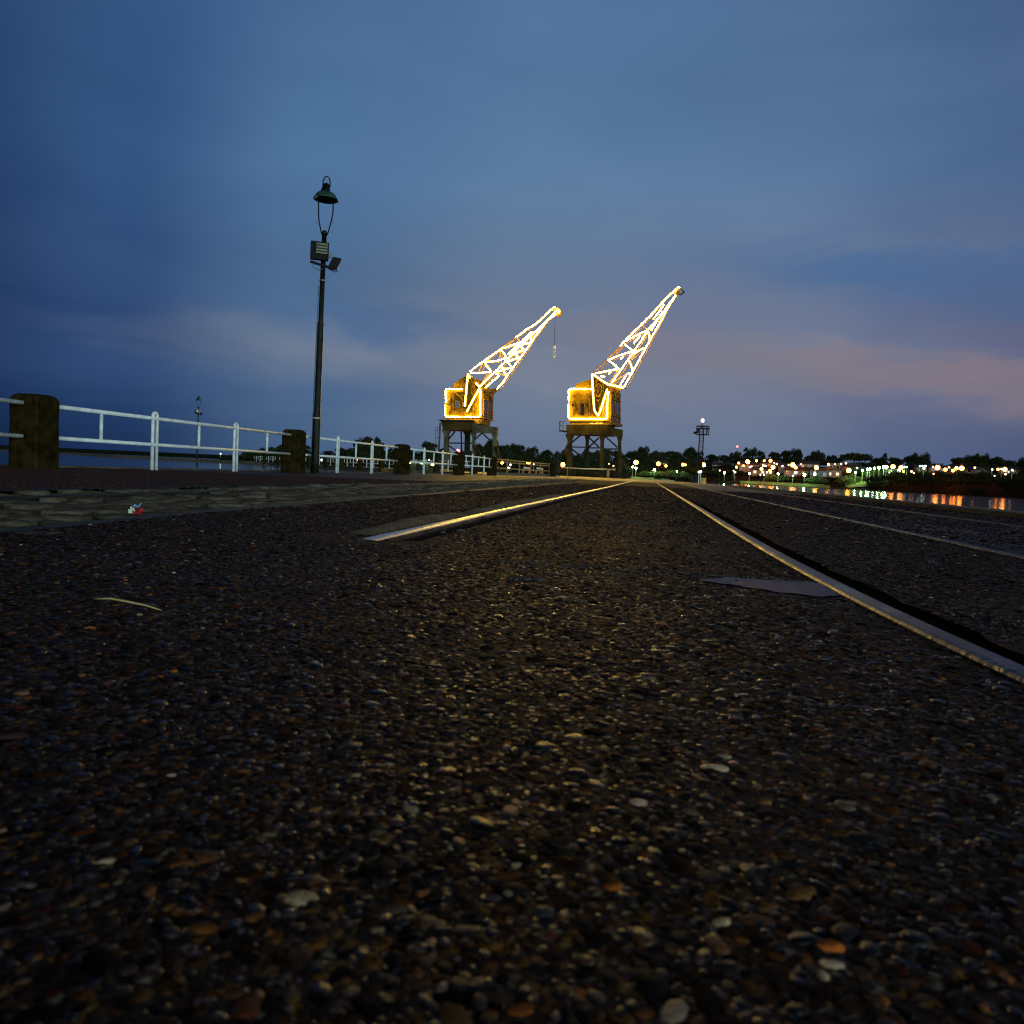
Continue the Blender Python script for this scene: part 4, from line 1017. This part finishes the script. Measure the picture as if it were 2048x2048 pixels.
MB().tube([(x, y, Zt-.2), (x+.02, y, Zt+.25)], .045, 6).build('lamp_stem', M_black, mt)
MB().ball((x+.03, y, at_y(1403, 841, 72).z), .17, 10, 7, (1, 1, 1.25)).build('beacon_lamp', emit('pale_beacon', (1, .82, .80), 1.0), mt, smooth=True)
bs = thing('equipment_cabinet', 'dark steel cabinet at the foot of the lattice mast', 'cabinet', (x-.35, y-1.2, 0))
MB().box((x-.72, y-1.4, 0), (x-.1, y-.9, .72)).build('cabinet_body', M_black, bs, bevel=.02); MB().box((x-.66, y-1.42, .06), (x-.42, y-1.403, .66)).build('cabinet_door', M_portald, bs); MB().box((x-.38, y-1.42, .06), (x-.16, y-1.403, .66)).build('cabinet_door', M_portald, bs)
bs = thing('fuse_box', 'small ochre box standing right of the mast cabinet', 'box', (x+.3, y-1.2, 0))
MB().box((x+.12, y-1.35, 0), (x+.52, y-1., .42)).build('box_body', mat('ochre_paint', '#b07a10', '#d09a24', rough=.5, scale=3), bs, bevel=.015)
MB().box((x+.10, y-1.37, .42), (x+.54, y-.98, .46)).build('box_lid', mat('cream_lid', '#c8a050', rough=.5), bs)
for i, (px_, py_, z_) in enumerate(((1398, 944, .9), (1401.5, 943, 1.0))):
    q = at_y(px_, py_, 69); t = thing('bulkhead_lamp', ['round white lamp on a short stalk behind the mast cabinet', 'brighter white lamp on a pale stalk behind the mast cabinet'][i], 'lamp', (q.x, q.y, 0), 'small lamps at the mast foot')
    MB().tube([(q.x, q.y, 0), (q.x, q.y, q.z)], .03, 6).build('stalk', M_white, t); MB().ball(q, .085, 8, 6).build('bulb', emit('cool_bulb', (.8, 1, .9), 8), t)

# ------------------------------------------------------------------ far bank: terrain
SP = [(-200, 320), (430, 230), (700, 205), (1000, 230), (1240, 280), (1420, 330), (1700, 290), (2048, 200), (2400, 150)]


def S(px): return float(np.interp(px, [a for a, _ in SP], [b for _, b in SP]))
HT = [(430, .8), (560, 1.5), (700, 3.), (1000, 5), (1240, 6.5), (1400, 7), (1500, 9.), (1700, 8.6), (1850, 6.6), (2048, 5.4), (2400, 5)]
def T(px, r):
    s_ = S(px); t = max(0., min(1., (r-s_-2)/85)); t = t*t*(3-2*t); h = float(np.interp(px, [a for a, _ in HT], [b for _, b in HT]))
    steep = float(np.interp(px, [1690, 1760, 2400], [0, 1, 1])); k = max(0., min(1., (r-s_)/10))
    return WZ-.3+ (.85+steep*2.2)*k + (h-steep*2.2)*t
tb = MB(); cols = np.arange(440, 2480, 20); rs = [0, 1.5, 4, 8, 14, 22, 32, 45, 60, 80, 105, 140, 200, 320]
for p in cols:
    d = hdir(p)
    for r in rs: q = d*(S(p)+r); tb.v.append((q.x, q.y, T(p, S(p)+r)+(random.uniform(-.15, .15) if r > 3 else 0)))
nr = len(rs)
for i in range(len(cols)-1):
    for k in range(nr-1): tb.f.append((i*nr+k, (i+1)*nr+k, (i+1)*nr+k+1, i*nr+k+1))
struct(tb.build('far_bank', M_bank, fix=False, smooth=True))


def lawn(name, p0_, p1_, r0, r1, m=M_grass, step=6):
    b = MB(); cs_ = np.arange(p0_, p1_+.1, step); rr = np.linspace(r0, r1, 6)
    for p in cs_:
        d = hdir(p)
        for r in rr: q = d*(S(p)+r); b.v.append((q.x, q.y, T(p, S(p)+r)+.18))
    n = len(rr)
    for i in range(len(cs_)-1):
        for k in range(n-1): b.f.append((i*n+k, (i+1)*n+k, (i+1)*n+k+1, i*n+k+1))
    return struct(b.build(name, m, fix=False))


lawn('lawn', 1480, 1660, 3, 16); lawn('lawn', 1690, 1732, 6, 40); lawn('lawn', 1262, 1345, 2, 12)

# vegetation: leafy clumps
def leafmesh(name, blobs, nq, size, seed, m, flat=.5):
    g_ = np.random.default_rng(seed); V = []; Fc = []
    tw_ = sum(b[3]*b[4] for b in blobs); k = 0
    for (bx, by, bz, rx_, rz_) in blobs:
        n = max(8, int(nq*rx_*rz_/tw_))
        u = g_.normal(size=(n, 3)); u /= np.linalg.norm(u, axis=1)[:, None]; u[:, 2] = np.where(u[:, 2] < -.35, -u[:, 2]*.5, u[:, 2])
        rad = g_.uniform(.62, 1.08, n)[:, None]; c = u*rad*np.array([rx_, rx_, rz_])+np.array([bx, by, bz])
        a = g_.normal(size=(n, 3)); a /= np.linalg.norm(a, axis=1)[:, None]; b_ = np.cross(a, g_.normal(size=(n, 3))); b_ /= np.linalg.norm(b_, axis=1)[:, None]
        s_ = (size*g_.uniform(.5, 1.3, n))[:, None]
        for q in (c-a*s_, c-b_*s_*.6, c+a*s_, c+b_*s_*.6): V.append(q)
        for i in range(n): Fc.append((k+i, k+n+i, k+2*n+i, k+3*n+i))
        k += 4*n
    me = bpy.data.meshes.new(name); me.from_pydata(np.concatenate(V).tolist(), [], Fc); me.materials.append(m); return me


def crown_blobs(seed, kind):
    g_ = random.Random(seed); b = []
    if kind == 'round': 
        for i in range(9): a = g_.random()*6.28; r = g_.uniform(0, .55); b.append((r*math.cos(a), r*math.sin(a), g_.uniform(.42, .78), g_.uniform(.25, .42), g_.uniform(.16, .27)))
    elif kind == 'flat':
        for i in range(13): a = g_.random()*6.28; r = g_.uniform(0, .7); b.append((r*math.cos(a), r*math.sin(a), .80-.32*r*r-g_.uniform(0, .2), g_.uniform(.26, .4), g_.uniform(.14, .22)))
        for i in range(4): b.append((g_.uniform(-.4, .4), g_.uniform(-.4, .4), g_.uniform(.35, .55), .3, .16))
    elif kind == 'tall':
        for i in range(10): b.append((g_.uniform(-.35, .35), g_.uniform(-.35, .35), g_.uniform(.25, .92), g_.uniform(.2, .34), g_.uniform(.12, .22)))
    return b


protos = []
for i, kd in enumerate(('round', 'flat', 'tall', 'round', 'flat', 'round', 'tall', 'flat')):
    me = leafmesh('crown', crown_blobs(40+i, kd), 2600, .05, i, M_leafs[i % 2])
    tm = MB(); tm.tube([(0, 0, -.06), (.01, .01, .25), (.02, 0, .5)], [.035, .026, .014], 6)
    for k in range(4): a = k*1.6+i; tm.tube([(.01, 0, .25+.05*k), (.2*math.cos(a), .2*math.sin(a), .5), (.36*math.cos(a), .36*math.sin(a), .66)], [.016, .01, .005], 5)
    tmo = bpy.data.meshes.new('trunk'); tmo.from_pydata(tm.v, [], tm.f); tmo.materials.append(M_bark); protos.append((kd, me, tmo))
bare = MB(); bg_ = random.Random(3)
def br(p, d, l, r, lev):
    q = p+d*l; bare.tube([p, q], [r, r*.6], 4, False)
    if lev:
        for k in range(3): nd_ = (d+Vector((bg_.uniform(-.7, .7), bg_.uniform(-.7, .7), bg_.uniform(-.1, .5)))).normalized(); br(q, nd_, l*.68, r*.6, lev-1)
br(Vector((0, 0, 0)), Vector((0, 0, 1)), .3, .03, 5)
bme = bpy.data.meshes.new('branches'); bme.from_pydata(bare.v, [], bare.f); bme.materials.append(M_bark)


def tree(px, r, ztop, width, kind, label, group, zb=None):
    d = hdir(px)*r; z0 = T(px, r) if zb is None else zb; h = max(2.5, ztop-z0)
    e = thing('tree', label, 'tree', (d.x, d.y, z0), group, rz=random.random()*6.28)
    if kind == 'bare':
        o = bpy.data.objects.new('branches', bme); C.objects.link(o); o.parent = e; e.scale = (width*.6, width*.6, h*.95); return e
    kd, cm, tm_ = random.choice([q for q in protos if q[0] == kind])
    for nm, me in (('crown', cm), ('trunk', tm_)): o = bpy.data.objects.new(nm, me); C.objects.link(o); o.parent = e
    e.scale = (width/2*1.05, width/2*1.05, h/.86); return e


SKY = [(535, 895, 30, 'round'), (565, 890, 24, 'flat'), (600, 893, 34, 'round'), (655, 903, 20, 'round'), (690, 897, 34, 'round'), (717, 879, 30, 'tall'), (733, 876, 34, 'flat'), (757, 884, 26, 'tall'), (790, 899, 30, 'round'), (818, 901, 26, 'flat'), (857, 887, 30, 'round'),
       (885, 899, 30, 'flat'), (925, 903, 40, 'round'), (955, 892, 30, 'flat'), (980, 883, 34, 'flat'), (1008, 893, 34, 'round'), (1032, 892, 38, 'round'), (1058, 896, 34, 'round'), (1090, 903, 30, 'flat'), (1121, 901, 26, 'round'), (1146, 906, 30, 'round'), (1175, 904, 30, 'flat'), (1205, 899, 36, 'round'),
       (1235, 905, 30, 'flat'), (1262, 903, 30, 'round'), (1281, 896, 30, 'round'), (1312, 903, 32, 'round'), (1340, 904, 36, 'flat'), (1376, 898, 28, 'flat'), (1392, 905, 24, 'round'), (1422, 911, 30, 'flat'), (1446, 911, 26, 'flat'), (1468, 904, 22, 'round'), (1497, 898, 24, 'round'), (1519, 900, 19, 'tall'),
       (1545, 906, 20, 'round'), (1567, 904, 28, 'flat'), (1592, 901, 30, 'round'), (1617, 912, 20, 'flat'), (1632, 903, 26, 'round'), (1656, 910, 15, 'tall'), (1672, 912, 24, 'round'), (1705, 908, 52, 'flat'), (1737, 910, 24, 'bare'), (1750, 918, 24, 'flat'), (1765, 913, 18, 'tall'), (1787, 917, 22, 'round'), (1816, 915, 40, 'flat'),
       (1838, 909, 28, 'round'), (1878, 919, 34, 'bare'), (1910, 918, 22, 'round'), (1943, 913, 40, 'flat'), (1960, 911, 22, 'round'), (1985, 918, 36, 'flat'), (2012, 922, 30, 'flat'), (2045, 920, 28, 'round'), (2080, 918, 40, 'round'), (2120, 922, 40, 'flat')]
kn = {'round': 'round-crowned', 'flat': 'broad flat-topped', 'tall': 'tall narrow', 'bare': 'bare leafless'}
cnt = {'basin': 0, 'cranes': 0, 'mast': 0}
for (px_, py_, w_px, kd) in SKY:
    r = S(px_)+(95 if px_ > 1250 else 45); zt = at_r(px_, py_, r).z
    zone = 'basin' if px_ < 840 else ('cranes' if px_ < 1395 else 'mast')
    i = cnt[zone]; cnt[zone] += 1
    where = {'basin': 'seen through the railing, %s from the left', 'cranes': 'behind the cranes, %s from the left', 'mast': 'on the far skyline, %s right of the mast'}[zone] % ORD[i]
    tree(px_, r, zt, w_px*1.35*r/F, kd, '%s dark tree %s' % (kn[kd], where), 'skyline trees')
# second rank filling the slope below the skyline
wd = []
for rank in range(3):
    px_ = 505
    while px_ < 2130:
        f = (.86, .62, .42)[rank]; wpx = random.uniform(22, 34)
        r = S(px_)+(f*92 if px_ > 1250 else (40*f)); sky_y = float(np.interp(px_, [s_[0] for s_ in SKY], [s_[1] for s_ in SKY])); hy = 897.3+.0448*px_
        zt = at_r(px_, hy-(hy-sky_y)*(.80, .62, .42)[rank]*random.uniform(.9, 1.06), r).z; d = hdir(px_)*r; z0 = T(px_, r)
        if rank and (px_ > 1470): px_ += wpx; continue
        hh = max(1.6, zt-z0); w_ = wpx*.62*r/F
        wd.append((d.x, d.y, z0+hh*.55, w_, hh*.5)); wd.append((d.x+random.uniform(-1, 1), d.y-1, z0+hh*.3, w_*1.1, hh*.42)); px_ += wpx*.6
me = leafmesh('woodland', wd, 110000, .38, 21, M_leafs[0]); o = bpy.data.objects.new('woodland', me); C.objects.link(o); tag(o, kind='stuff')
# undergrowth on the far bank
ug = []
g_ = random.Random(5)
for k in range(900):
    p = g_.uniform(450, 2300)
    r = S(p)+g_.uniform(.5, 22 if p < 1250 else 60)**1.0
    dark = p > 1745
    if 1478 < p < 1650 and r < S(p)+18: continue
    if 1686 < p < 1738 and r < S(p)+42: continue
    if 1258 < p < 1348 and r < S(p)+5: continue
    d = hdir(p)*r; hgt = g_.uniform(.5, 1.3)*(1.0 if not dark else 1.4); ug.append((d.x, d.y, T(p, r)+hgt*.3, hgt*g_.uniform(1.2, 2.2), hgt))
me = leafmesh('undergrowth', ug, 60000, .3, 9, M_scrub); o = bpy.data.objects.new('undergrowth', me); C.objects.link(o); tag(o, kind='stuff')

# lit shrubs on the green slope
def shrub(px, r, w, h, label):
    d = hdir(px)*r; e = thing('shrub', label, 'shrub', (d.x, d.y, T(px, r)-.1), 'shrubs on the lamp-lit green slope')
    me_ = shrub_m; o = bpy.data.objects.new('foliage', me_); C.objects.link(o); o.parent = e; e.scale = (w, w, h); e.rotation_euler = (0, 0, px); return e
shrub_m = leafmesh('foliage', [(0, 0, .4, .5, .45), (.3, .1, .35, .35, .35), (-.3, .2, .4, .35, .4)], 500, .09, 77, mat('green_leaves', (.03, .08, .015), (.08, .16, .04), rough=.8, scale=.6))
for i, (p, rr, w, h) in enumerate(((1290, 14, 5, 3), (1305, 15, 6, 3.4), (1322, 14, 5, 3), (1338, 12, 6, 3.8), (1352, 10, 6, 4.2), (1366, 9, 5, 4), (1545, 18, 6, 3.5), (1562, 19, 5, 3), (1625, 18, 6, 3), (1641, 18, 5, 3), (1692, 14, 6, 4), (1702, 22, 6, 4), (1716, 45, 7, 4), (1738, 34, 6, 4), (1752, 44, 6, 4))):
    shrub(p, S(p)+rr, w, h, 'green shrub lit by the white path lamps, %s from the left on the far bank' % ORD[i])

# ------------------------------------------------------------------ far lamps
def place(px, py, hpole, rmin=8, rmax=92):
    best = None
    for r in np.arange(rmin, rmax, 2.):
        q = at_r(px, py, S(px)+r); e = abs(q.z-T(px, S(px)+r)-hpole)
        if best is None or e < best[0]: best = (e, r, q)
    return S(px)+best[1], best[2]


E_or = emit('sodium_lamp', (1, .21, .018), 36); E_orb = emit('bright_sodium_lamp', (1, .22, .02), 75); E_wh = emit('white_lamp', (.9, 1., .88), 8); E_gr = emit('mercury_lamp', (.55, 1., .42), 150); E_pk = emit('pale_pink_lamp', (1, .5, .32), 4)
M_lpole = mat('pale_lamp_pole', '#8a9a80', '#b6c4ac', rough=.6, scale=2)
kinds = {'O': (E_orb, .72, 5.5, 'large orange'), 'o': (E_or, .50, 5., 'orange'), 'p': (E_pk, .34, 4.5, 'faint pinkish'), 'w': (E_wh, .30, 3.5, 'white'), 'g': (E_gr, .42, 4.2, 'greenish white')}
LAMPS = [(441, 907.5, 'w'), (556, 916, 'w'), (643, 920, 'w'), (717, 918.7, 'o'), (760, 921, 'w'), (858.4, 920, 'w'), (1004.3, 925.2, 'O'), (1017, 935.6, 'w'), (1021, 929.5, 'w'), (1055, 926.5, 'o'), (1059, 927.5, 'o'), (1067.5, 929, 'w'), (1125.5, 929, 'O'),
         (1227, 931.8, 'p'), (1218, 927.7, 'p'), (1272, 925, 'O'), (1265.7, 934, 'g'), (1272, 936, 'g'), (1309, 939.5, 'g'), (1316.8, 927.7, 'O'), (1332, 931.8, 'o'), (1352.6, 942.6, 'g'), (1366, 929.3, 'o'), (1371, 929.8, 'o'), (1407.3, 929.7, 'O'),
         (1439.6, 941, 'p'), (1449, 945.8, 'g'), (1467, 941.5, 'w'), (1470, 944.3, 'w'), (1477.5, 926, 'o'), (1487, 931.5, 'o'), (1495.5, 923.5, 'O'), (1499, 946.5, 'g'), (1513, 921.6, 'o'), (1528.5, 921.6, 'o'), (1541, 921.6, 'o'), (1523, 937.8, 'O'), (1546, 934.6, 'O'), (1540, 941, 'o'),
         (1521, 949.6, 'p'), (1528.4, 949.6, 'w'), (1534, 944.6, 'w'), (1556.4, 947.7, 'g'), (1565, 932, 'p'), (1585.6, 929.7, 'O'), (1602, 928.4, 'p'), (1586, 951.4, 'w'), (1609, 949.6, 'g'), (1633, 935.3, 'O'), (1657, 929, 'o'), (1670, 928.4, 'p'), (1682, 927.8, 'p'), (1692, 926.6, 'p'), (1697.5, 940.9, 'O'),
         (1711, 945, 'g'), (1725, 941, 'g'), (1735, 938.4, 'g'), (1740, 937.8, 'g'), (1749, 936.5, 'g'), (1758.4, 935.3, 'g'), (1768, 934, 'g'), (1773, 934, 'g'), (1786, 933.4, 'O'), (1802, 935.3, 'O'), (1809, 934, 'w'), (1814, 934, 'w'), (1840, 932.2, 'w'), (1845, 932, 'w'), (1851, 932, 'w'), (1848, 936.5, 'w'),
         (1866, 934, 'p'), (1875, 935.3, 'O'), (1898, 934.7, 'p'), (1913, 936.5, 'O'), (1923.5, 936.5, 'O'), (1949.6, 935.3, 'p'), (1984.4, 939, 'w'), (2009.9, 939, 'O'), (2025.4, 940.9, 'p')]
for q_ in range(26):
    p_ = random.uniform(1420, 2030); LAMPS.append((p_, 930+.02*(p_-1420)+random.uniform(-7, 11), random.choice('popw')))
cn = {}
for (px_, py_, kd) in sorted(LAMPS):
    em, rad, hp, word = kinds[kd]; r, q = place(px_, py_, hp, 6 if px_ < 1250 else 10, 36 if px_ < 1250 else 70)
    zone = 'left of the lattice mast' if px_ < 1400 else 'right of the lattice mast'; key = (kd, zone); cn[key] = cn.get(key, 0)+1
    gz = T(px_, r); t = thing('street_lamp', '%s street lamp, %s of that colour counting rightward, %s' % (word, ORD[cn[key]-1], zone), 'street lamp', (q.x, q.y, gz), 'street lamps along the far bank')
    MB().tube([(q.x, q.y, gz-.2), (q.x, q.y, q.z)], .09 if kd == 'g' else .06, 5).build('lamp_pole', M_lpole if kd in 'gw' else M_portald, t)
    MB().ball(q, rad*r/330*random.uniform(.75, 1.25), 8, 5).build('lamp_head', em, t)
# radio mast with red light on the skyline
r = S(1474)+100; q = at_r(1474.4, 893, r); t = thing('radio_mast', 'thin radio mast with a red light above the skyline trees', 'mast', (q.x, q.y, T(1474, r)))
MB().tube([(q.x, q.y, T(1474, r)), (q.x, q.y, q.z)], .12, 5).build('mast_pole', M_portald, t); MB().ball(q, .55, 8, 6).build('beacon_lamp', emit('red_mast_light', (1, .22, .25), 3.0), t)

# ------------------------------------------------------------------ houses on the far bank
M_wallA = mat('pale_render', '#6d6b66', '#8a8780', rough=.85, scale=1); M_wallB = mat('ochre_render', '#7a5a3c', '#94704c', rough=.85, scale=1); M_wallC = mat('blue_grey_render', '#48606e', '#5c7684', rough=.85, scale=1)
M_roof = mat('dark_roof', '#262220', '#3a322c', rough=.8, scale=2); E_win = emit('lit_window', (1, .62, .38), 1.6); E_winw = emit('bright_window', (.9, 1, .95), 3.0)


def house(px, pyb, w, h, m, label, lit=(), roof='gable', rot=0.):
    best = None
    for rr in np.arange(8, 70, 1.):
        e = abs(at_r(px, pyb, S(px)+rr).z-T(px, S(px)+rr))
        if best is None or e < best[0]: best = (e, rr)
    r = S(px)+best[1]; d = hdir(px)*r; z0 = T(px, r); k_ = .62 if px > 1780 else .78; w *= k_; h *= .86 if px < 1780 else .72; vdir = hdir(px); yaw = math.atan2(-vdir.x, vdir.y)+rot
    t = thing('house', label, 'house', (0, 0, 0), 'houses on the far bank'); t['_o'] = (0., 0., 0.)
    D_ = w*.7
    MB().box((-w/2, 0, -1.5), (w/2, D_, h)).build('wall', m, t)
    rb_ = MB()
    if roof == 'gable':
        rb_.prism([(-w/2-.35, -.35, h-.05), (w/2+.35, -.35, h-.05), (w/2+.35, D_/2, h+w*.16), (-w/2-.35, D_/2, h+w*.16)], (0, 0, .18)); rb_.prism([(-w/2-.35, D_+.35, h-.05), (w/2+.35, D_+.35, h-.05), (w/2+.35, D_/2, h+w*.16), (-w/2-.35, D_/2, h+w*.16)], (0, 0, .18))
        rb_.prism([(-w/2, .02, h), (-w/2, D_-.02, h), (-w/2, D_/2, h+w*.155)], (.15, 0, 0)); rb_.prism([(w/2-.15, .02, h), (w/2-.15, D_-.02, h), (w/2-.15, D_/2, h+w*.155)], (.15, 0, 0))
    else: rb_.box((-w/2-.3, -.3, h), (w/2+.3, D_+.3, h+.25))
    rb_.build('roof', M_roof if roof == 'gable' else m, t)
    nw = max(2, int(w/2.6))
    for k in range(nw):
        x = -w/2+w*(k+.5)/nw; f = MB().box((x-.6, -.06, 1.), (x+.6, -.005, 2.2)).build('window', M_white, t)
        MB().box((x-.5, -.09, 1.1), (x+.5, -.065, 2.1)).build('pane', (E_win if k in lit else M_win) if 9 not in lit else (E_winw if k in lit else M_win), f)
    MB().box((w*.5/nw-.45+0*w, -.07, 0), (w*.5/nw+.45, -.006, 2.05)).build('door', M_brown, t) if nw % 2 == 0 else None
    t.location = (d.x, d.y, z0); t.rotation_euler = (0, 0, yaw); return t


HS = [(1438, 940, 9, 2.8, M_wallA, 'low pale house dimly lit left of the gabled one', ()), (1497, 943, 11, 3.4, M_wallA, 'grey gabled house above the lit grass strip', ()), (1524, 952, 12, 2.8, M_wallB, 'ochre house glowing orange under three street lamps', (0, 1, 2)),
      (1537, 938, 10, 3, M_wallB, 'ochre house on the upper slope between orange lamps', ()), (1575, 945, 9, 3, M_wallA, 'pale house beside the greenish white lamp above the dark bush', ()), (1590, 953, 12, 2.8, M_wallC, 'blue-grey house by the bright white wall lamp', (1, 9)), (1616, 940, 10, 3, M_wallA, 'pale house under the big orange lamp pair', ()),
      (1638, 957, 9, 3.6, M_wallC, 'blue-grey house with one very bright window', (0, 9)), (1658, 956, 11, 3.2, M_wallA, 'flat-roofed house with a row of warm lit windows', (0, 1, 2, 3)), (1680, 942, 14, 3.2, M_wallA, 'long pale flat-roofed house left of the green slope', ()), (1700, 946, 8, 2.8, M_wallB, 'small ochre house by the orange lamp at the green slope', ()),
      (1787, 950, 9, 3, M_wallA, 'pale house with a white lit window right of the green slope', (1, 9)), (1845, 944, 9, 3, M_wallB, 'ochre house under the cluster of white lamps', ()), (1873, 948, 9, 3, M_wallB, 'ochre house behind the dark bank, below a large orange lamp', ()), (1918, 949, 11, 3.2, M_wallB, 'ochre house lit by the twin orange lamps', (2,)),
      (1944, 944, 8, 2.8, M_wallA, 'pale house right of the twin orange lamps', (1,)), (1972, 948, 10, 2.6, M_wallA, 'low pale house beside the dim white lamp', ()), (2016, 950, 9, 3, M_wallB, 'ochre house beneath the last large orange lamp', ()), (1316, 936, 9, 2.8, M_wallB, 'ochre house left of the mast under orange lamps', (0,)), (1390, 936, 8, 2.8, M_wallA, 'pale house just behind the lattice mast', ())]
for (px_, pyb, w, h, m, lab, lit) in HS: house(px_, pyb, w, h, m, lab, lit, 'flat' if 'flat' in lab else 'gable', random.uniform(-.3, .3))
# pale shoreline kerb left of the mast
b = MB()
for p in range(1256, 1348, 4):
    a = hdir(p)*(S(p)+2.2); c = hdir(p+4)*(S(p+4)+2.2); b.bar((a.x, a.y, T(p, S(p)+2.2)+.15), (c.x, c.y, T(p+4, S(p+4)+2.2)+.15), .4, .5)
tag(b.build('shore_wall', M_lpole), 'low pale shore wall lit greenish left of the lattice mast', 'wall')
# boats moored in the basin, seen through the railing
def boat(px, d, L, label, hullc, lamp=None):
    q = at_y(px, 940, d); t = thing('boat', label, 'boat', (q.x, q.y, WZ), 'boats moored in the basin', rz=.9); t['_o'] = (0, 0, 0)
    st = [(-.5, .30, 0), (-.2, .36, 0), (.15, .34, 0), (.38, .2, .06), (.5, .02, .14)]; b = MB(); vs = []
    for x, w, r in st: vs += [(x*L, -w*L*.5, .6+r*2), (x*L*.94, -w*L*.3, -.15), (x*L*.94, w*L*.3, -.15), (x*L, w*L*.5, .6+r*2)]
    fs = [(i*4+k, i*4+(k+1) % 4, (i+1)*4+(k+1) % 4, (i+1)*4+k) for i in range(4) for k in range(4)]+[(0, 1, 2, 3), (19, 18, 17, 16)]
    b.add(vs, fs).build('hull', hullc, t)
    cb_ = MB().box((-.28*L, -.11*L, .6), (.08*L, .11*L, 1.2)).build('cabin', M_portal, t, bevel=.05); MB().box((-.2*L, -.11*L-.02, .95), (.02*L, -.11*L-.003, 1.25)).build('window', M_win, cb_)
    if lamp: MB().ball((-.1*L, -.11*L-.15, 1.2), .14, 6, 4).build('lamp', lamp, t)
boat(820, 80, 6, 'small boat with an orange lamp seen under the railing', M_brown, E_or); boat(843, 76, 6.5, 'small boat with a green lamp seen under the railing', M_portal, emit('green_lamp', (.4, 1, .15), 14)); boat(865, 72, 5.5, 'small boat with a yellow-green lamp, closest to the crane ladder', M_portal, emit('yellow_green_lamp', (.8, 1, .35), 8))

for o in list(bpy.data.objects):
    if '_o' in o.keys(): del o['_o']
print('objects', len(bpy.data.objects))
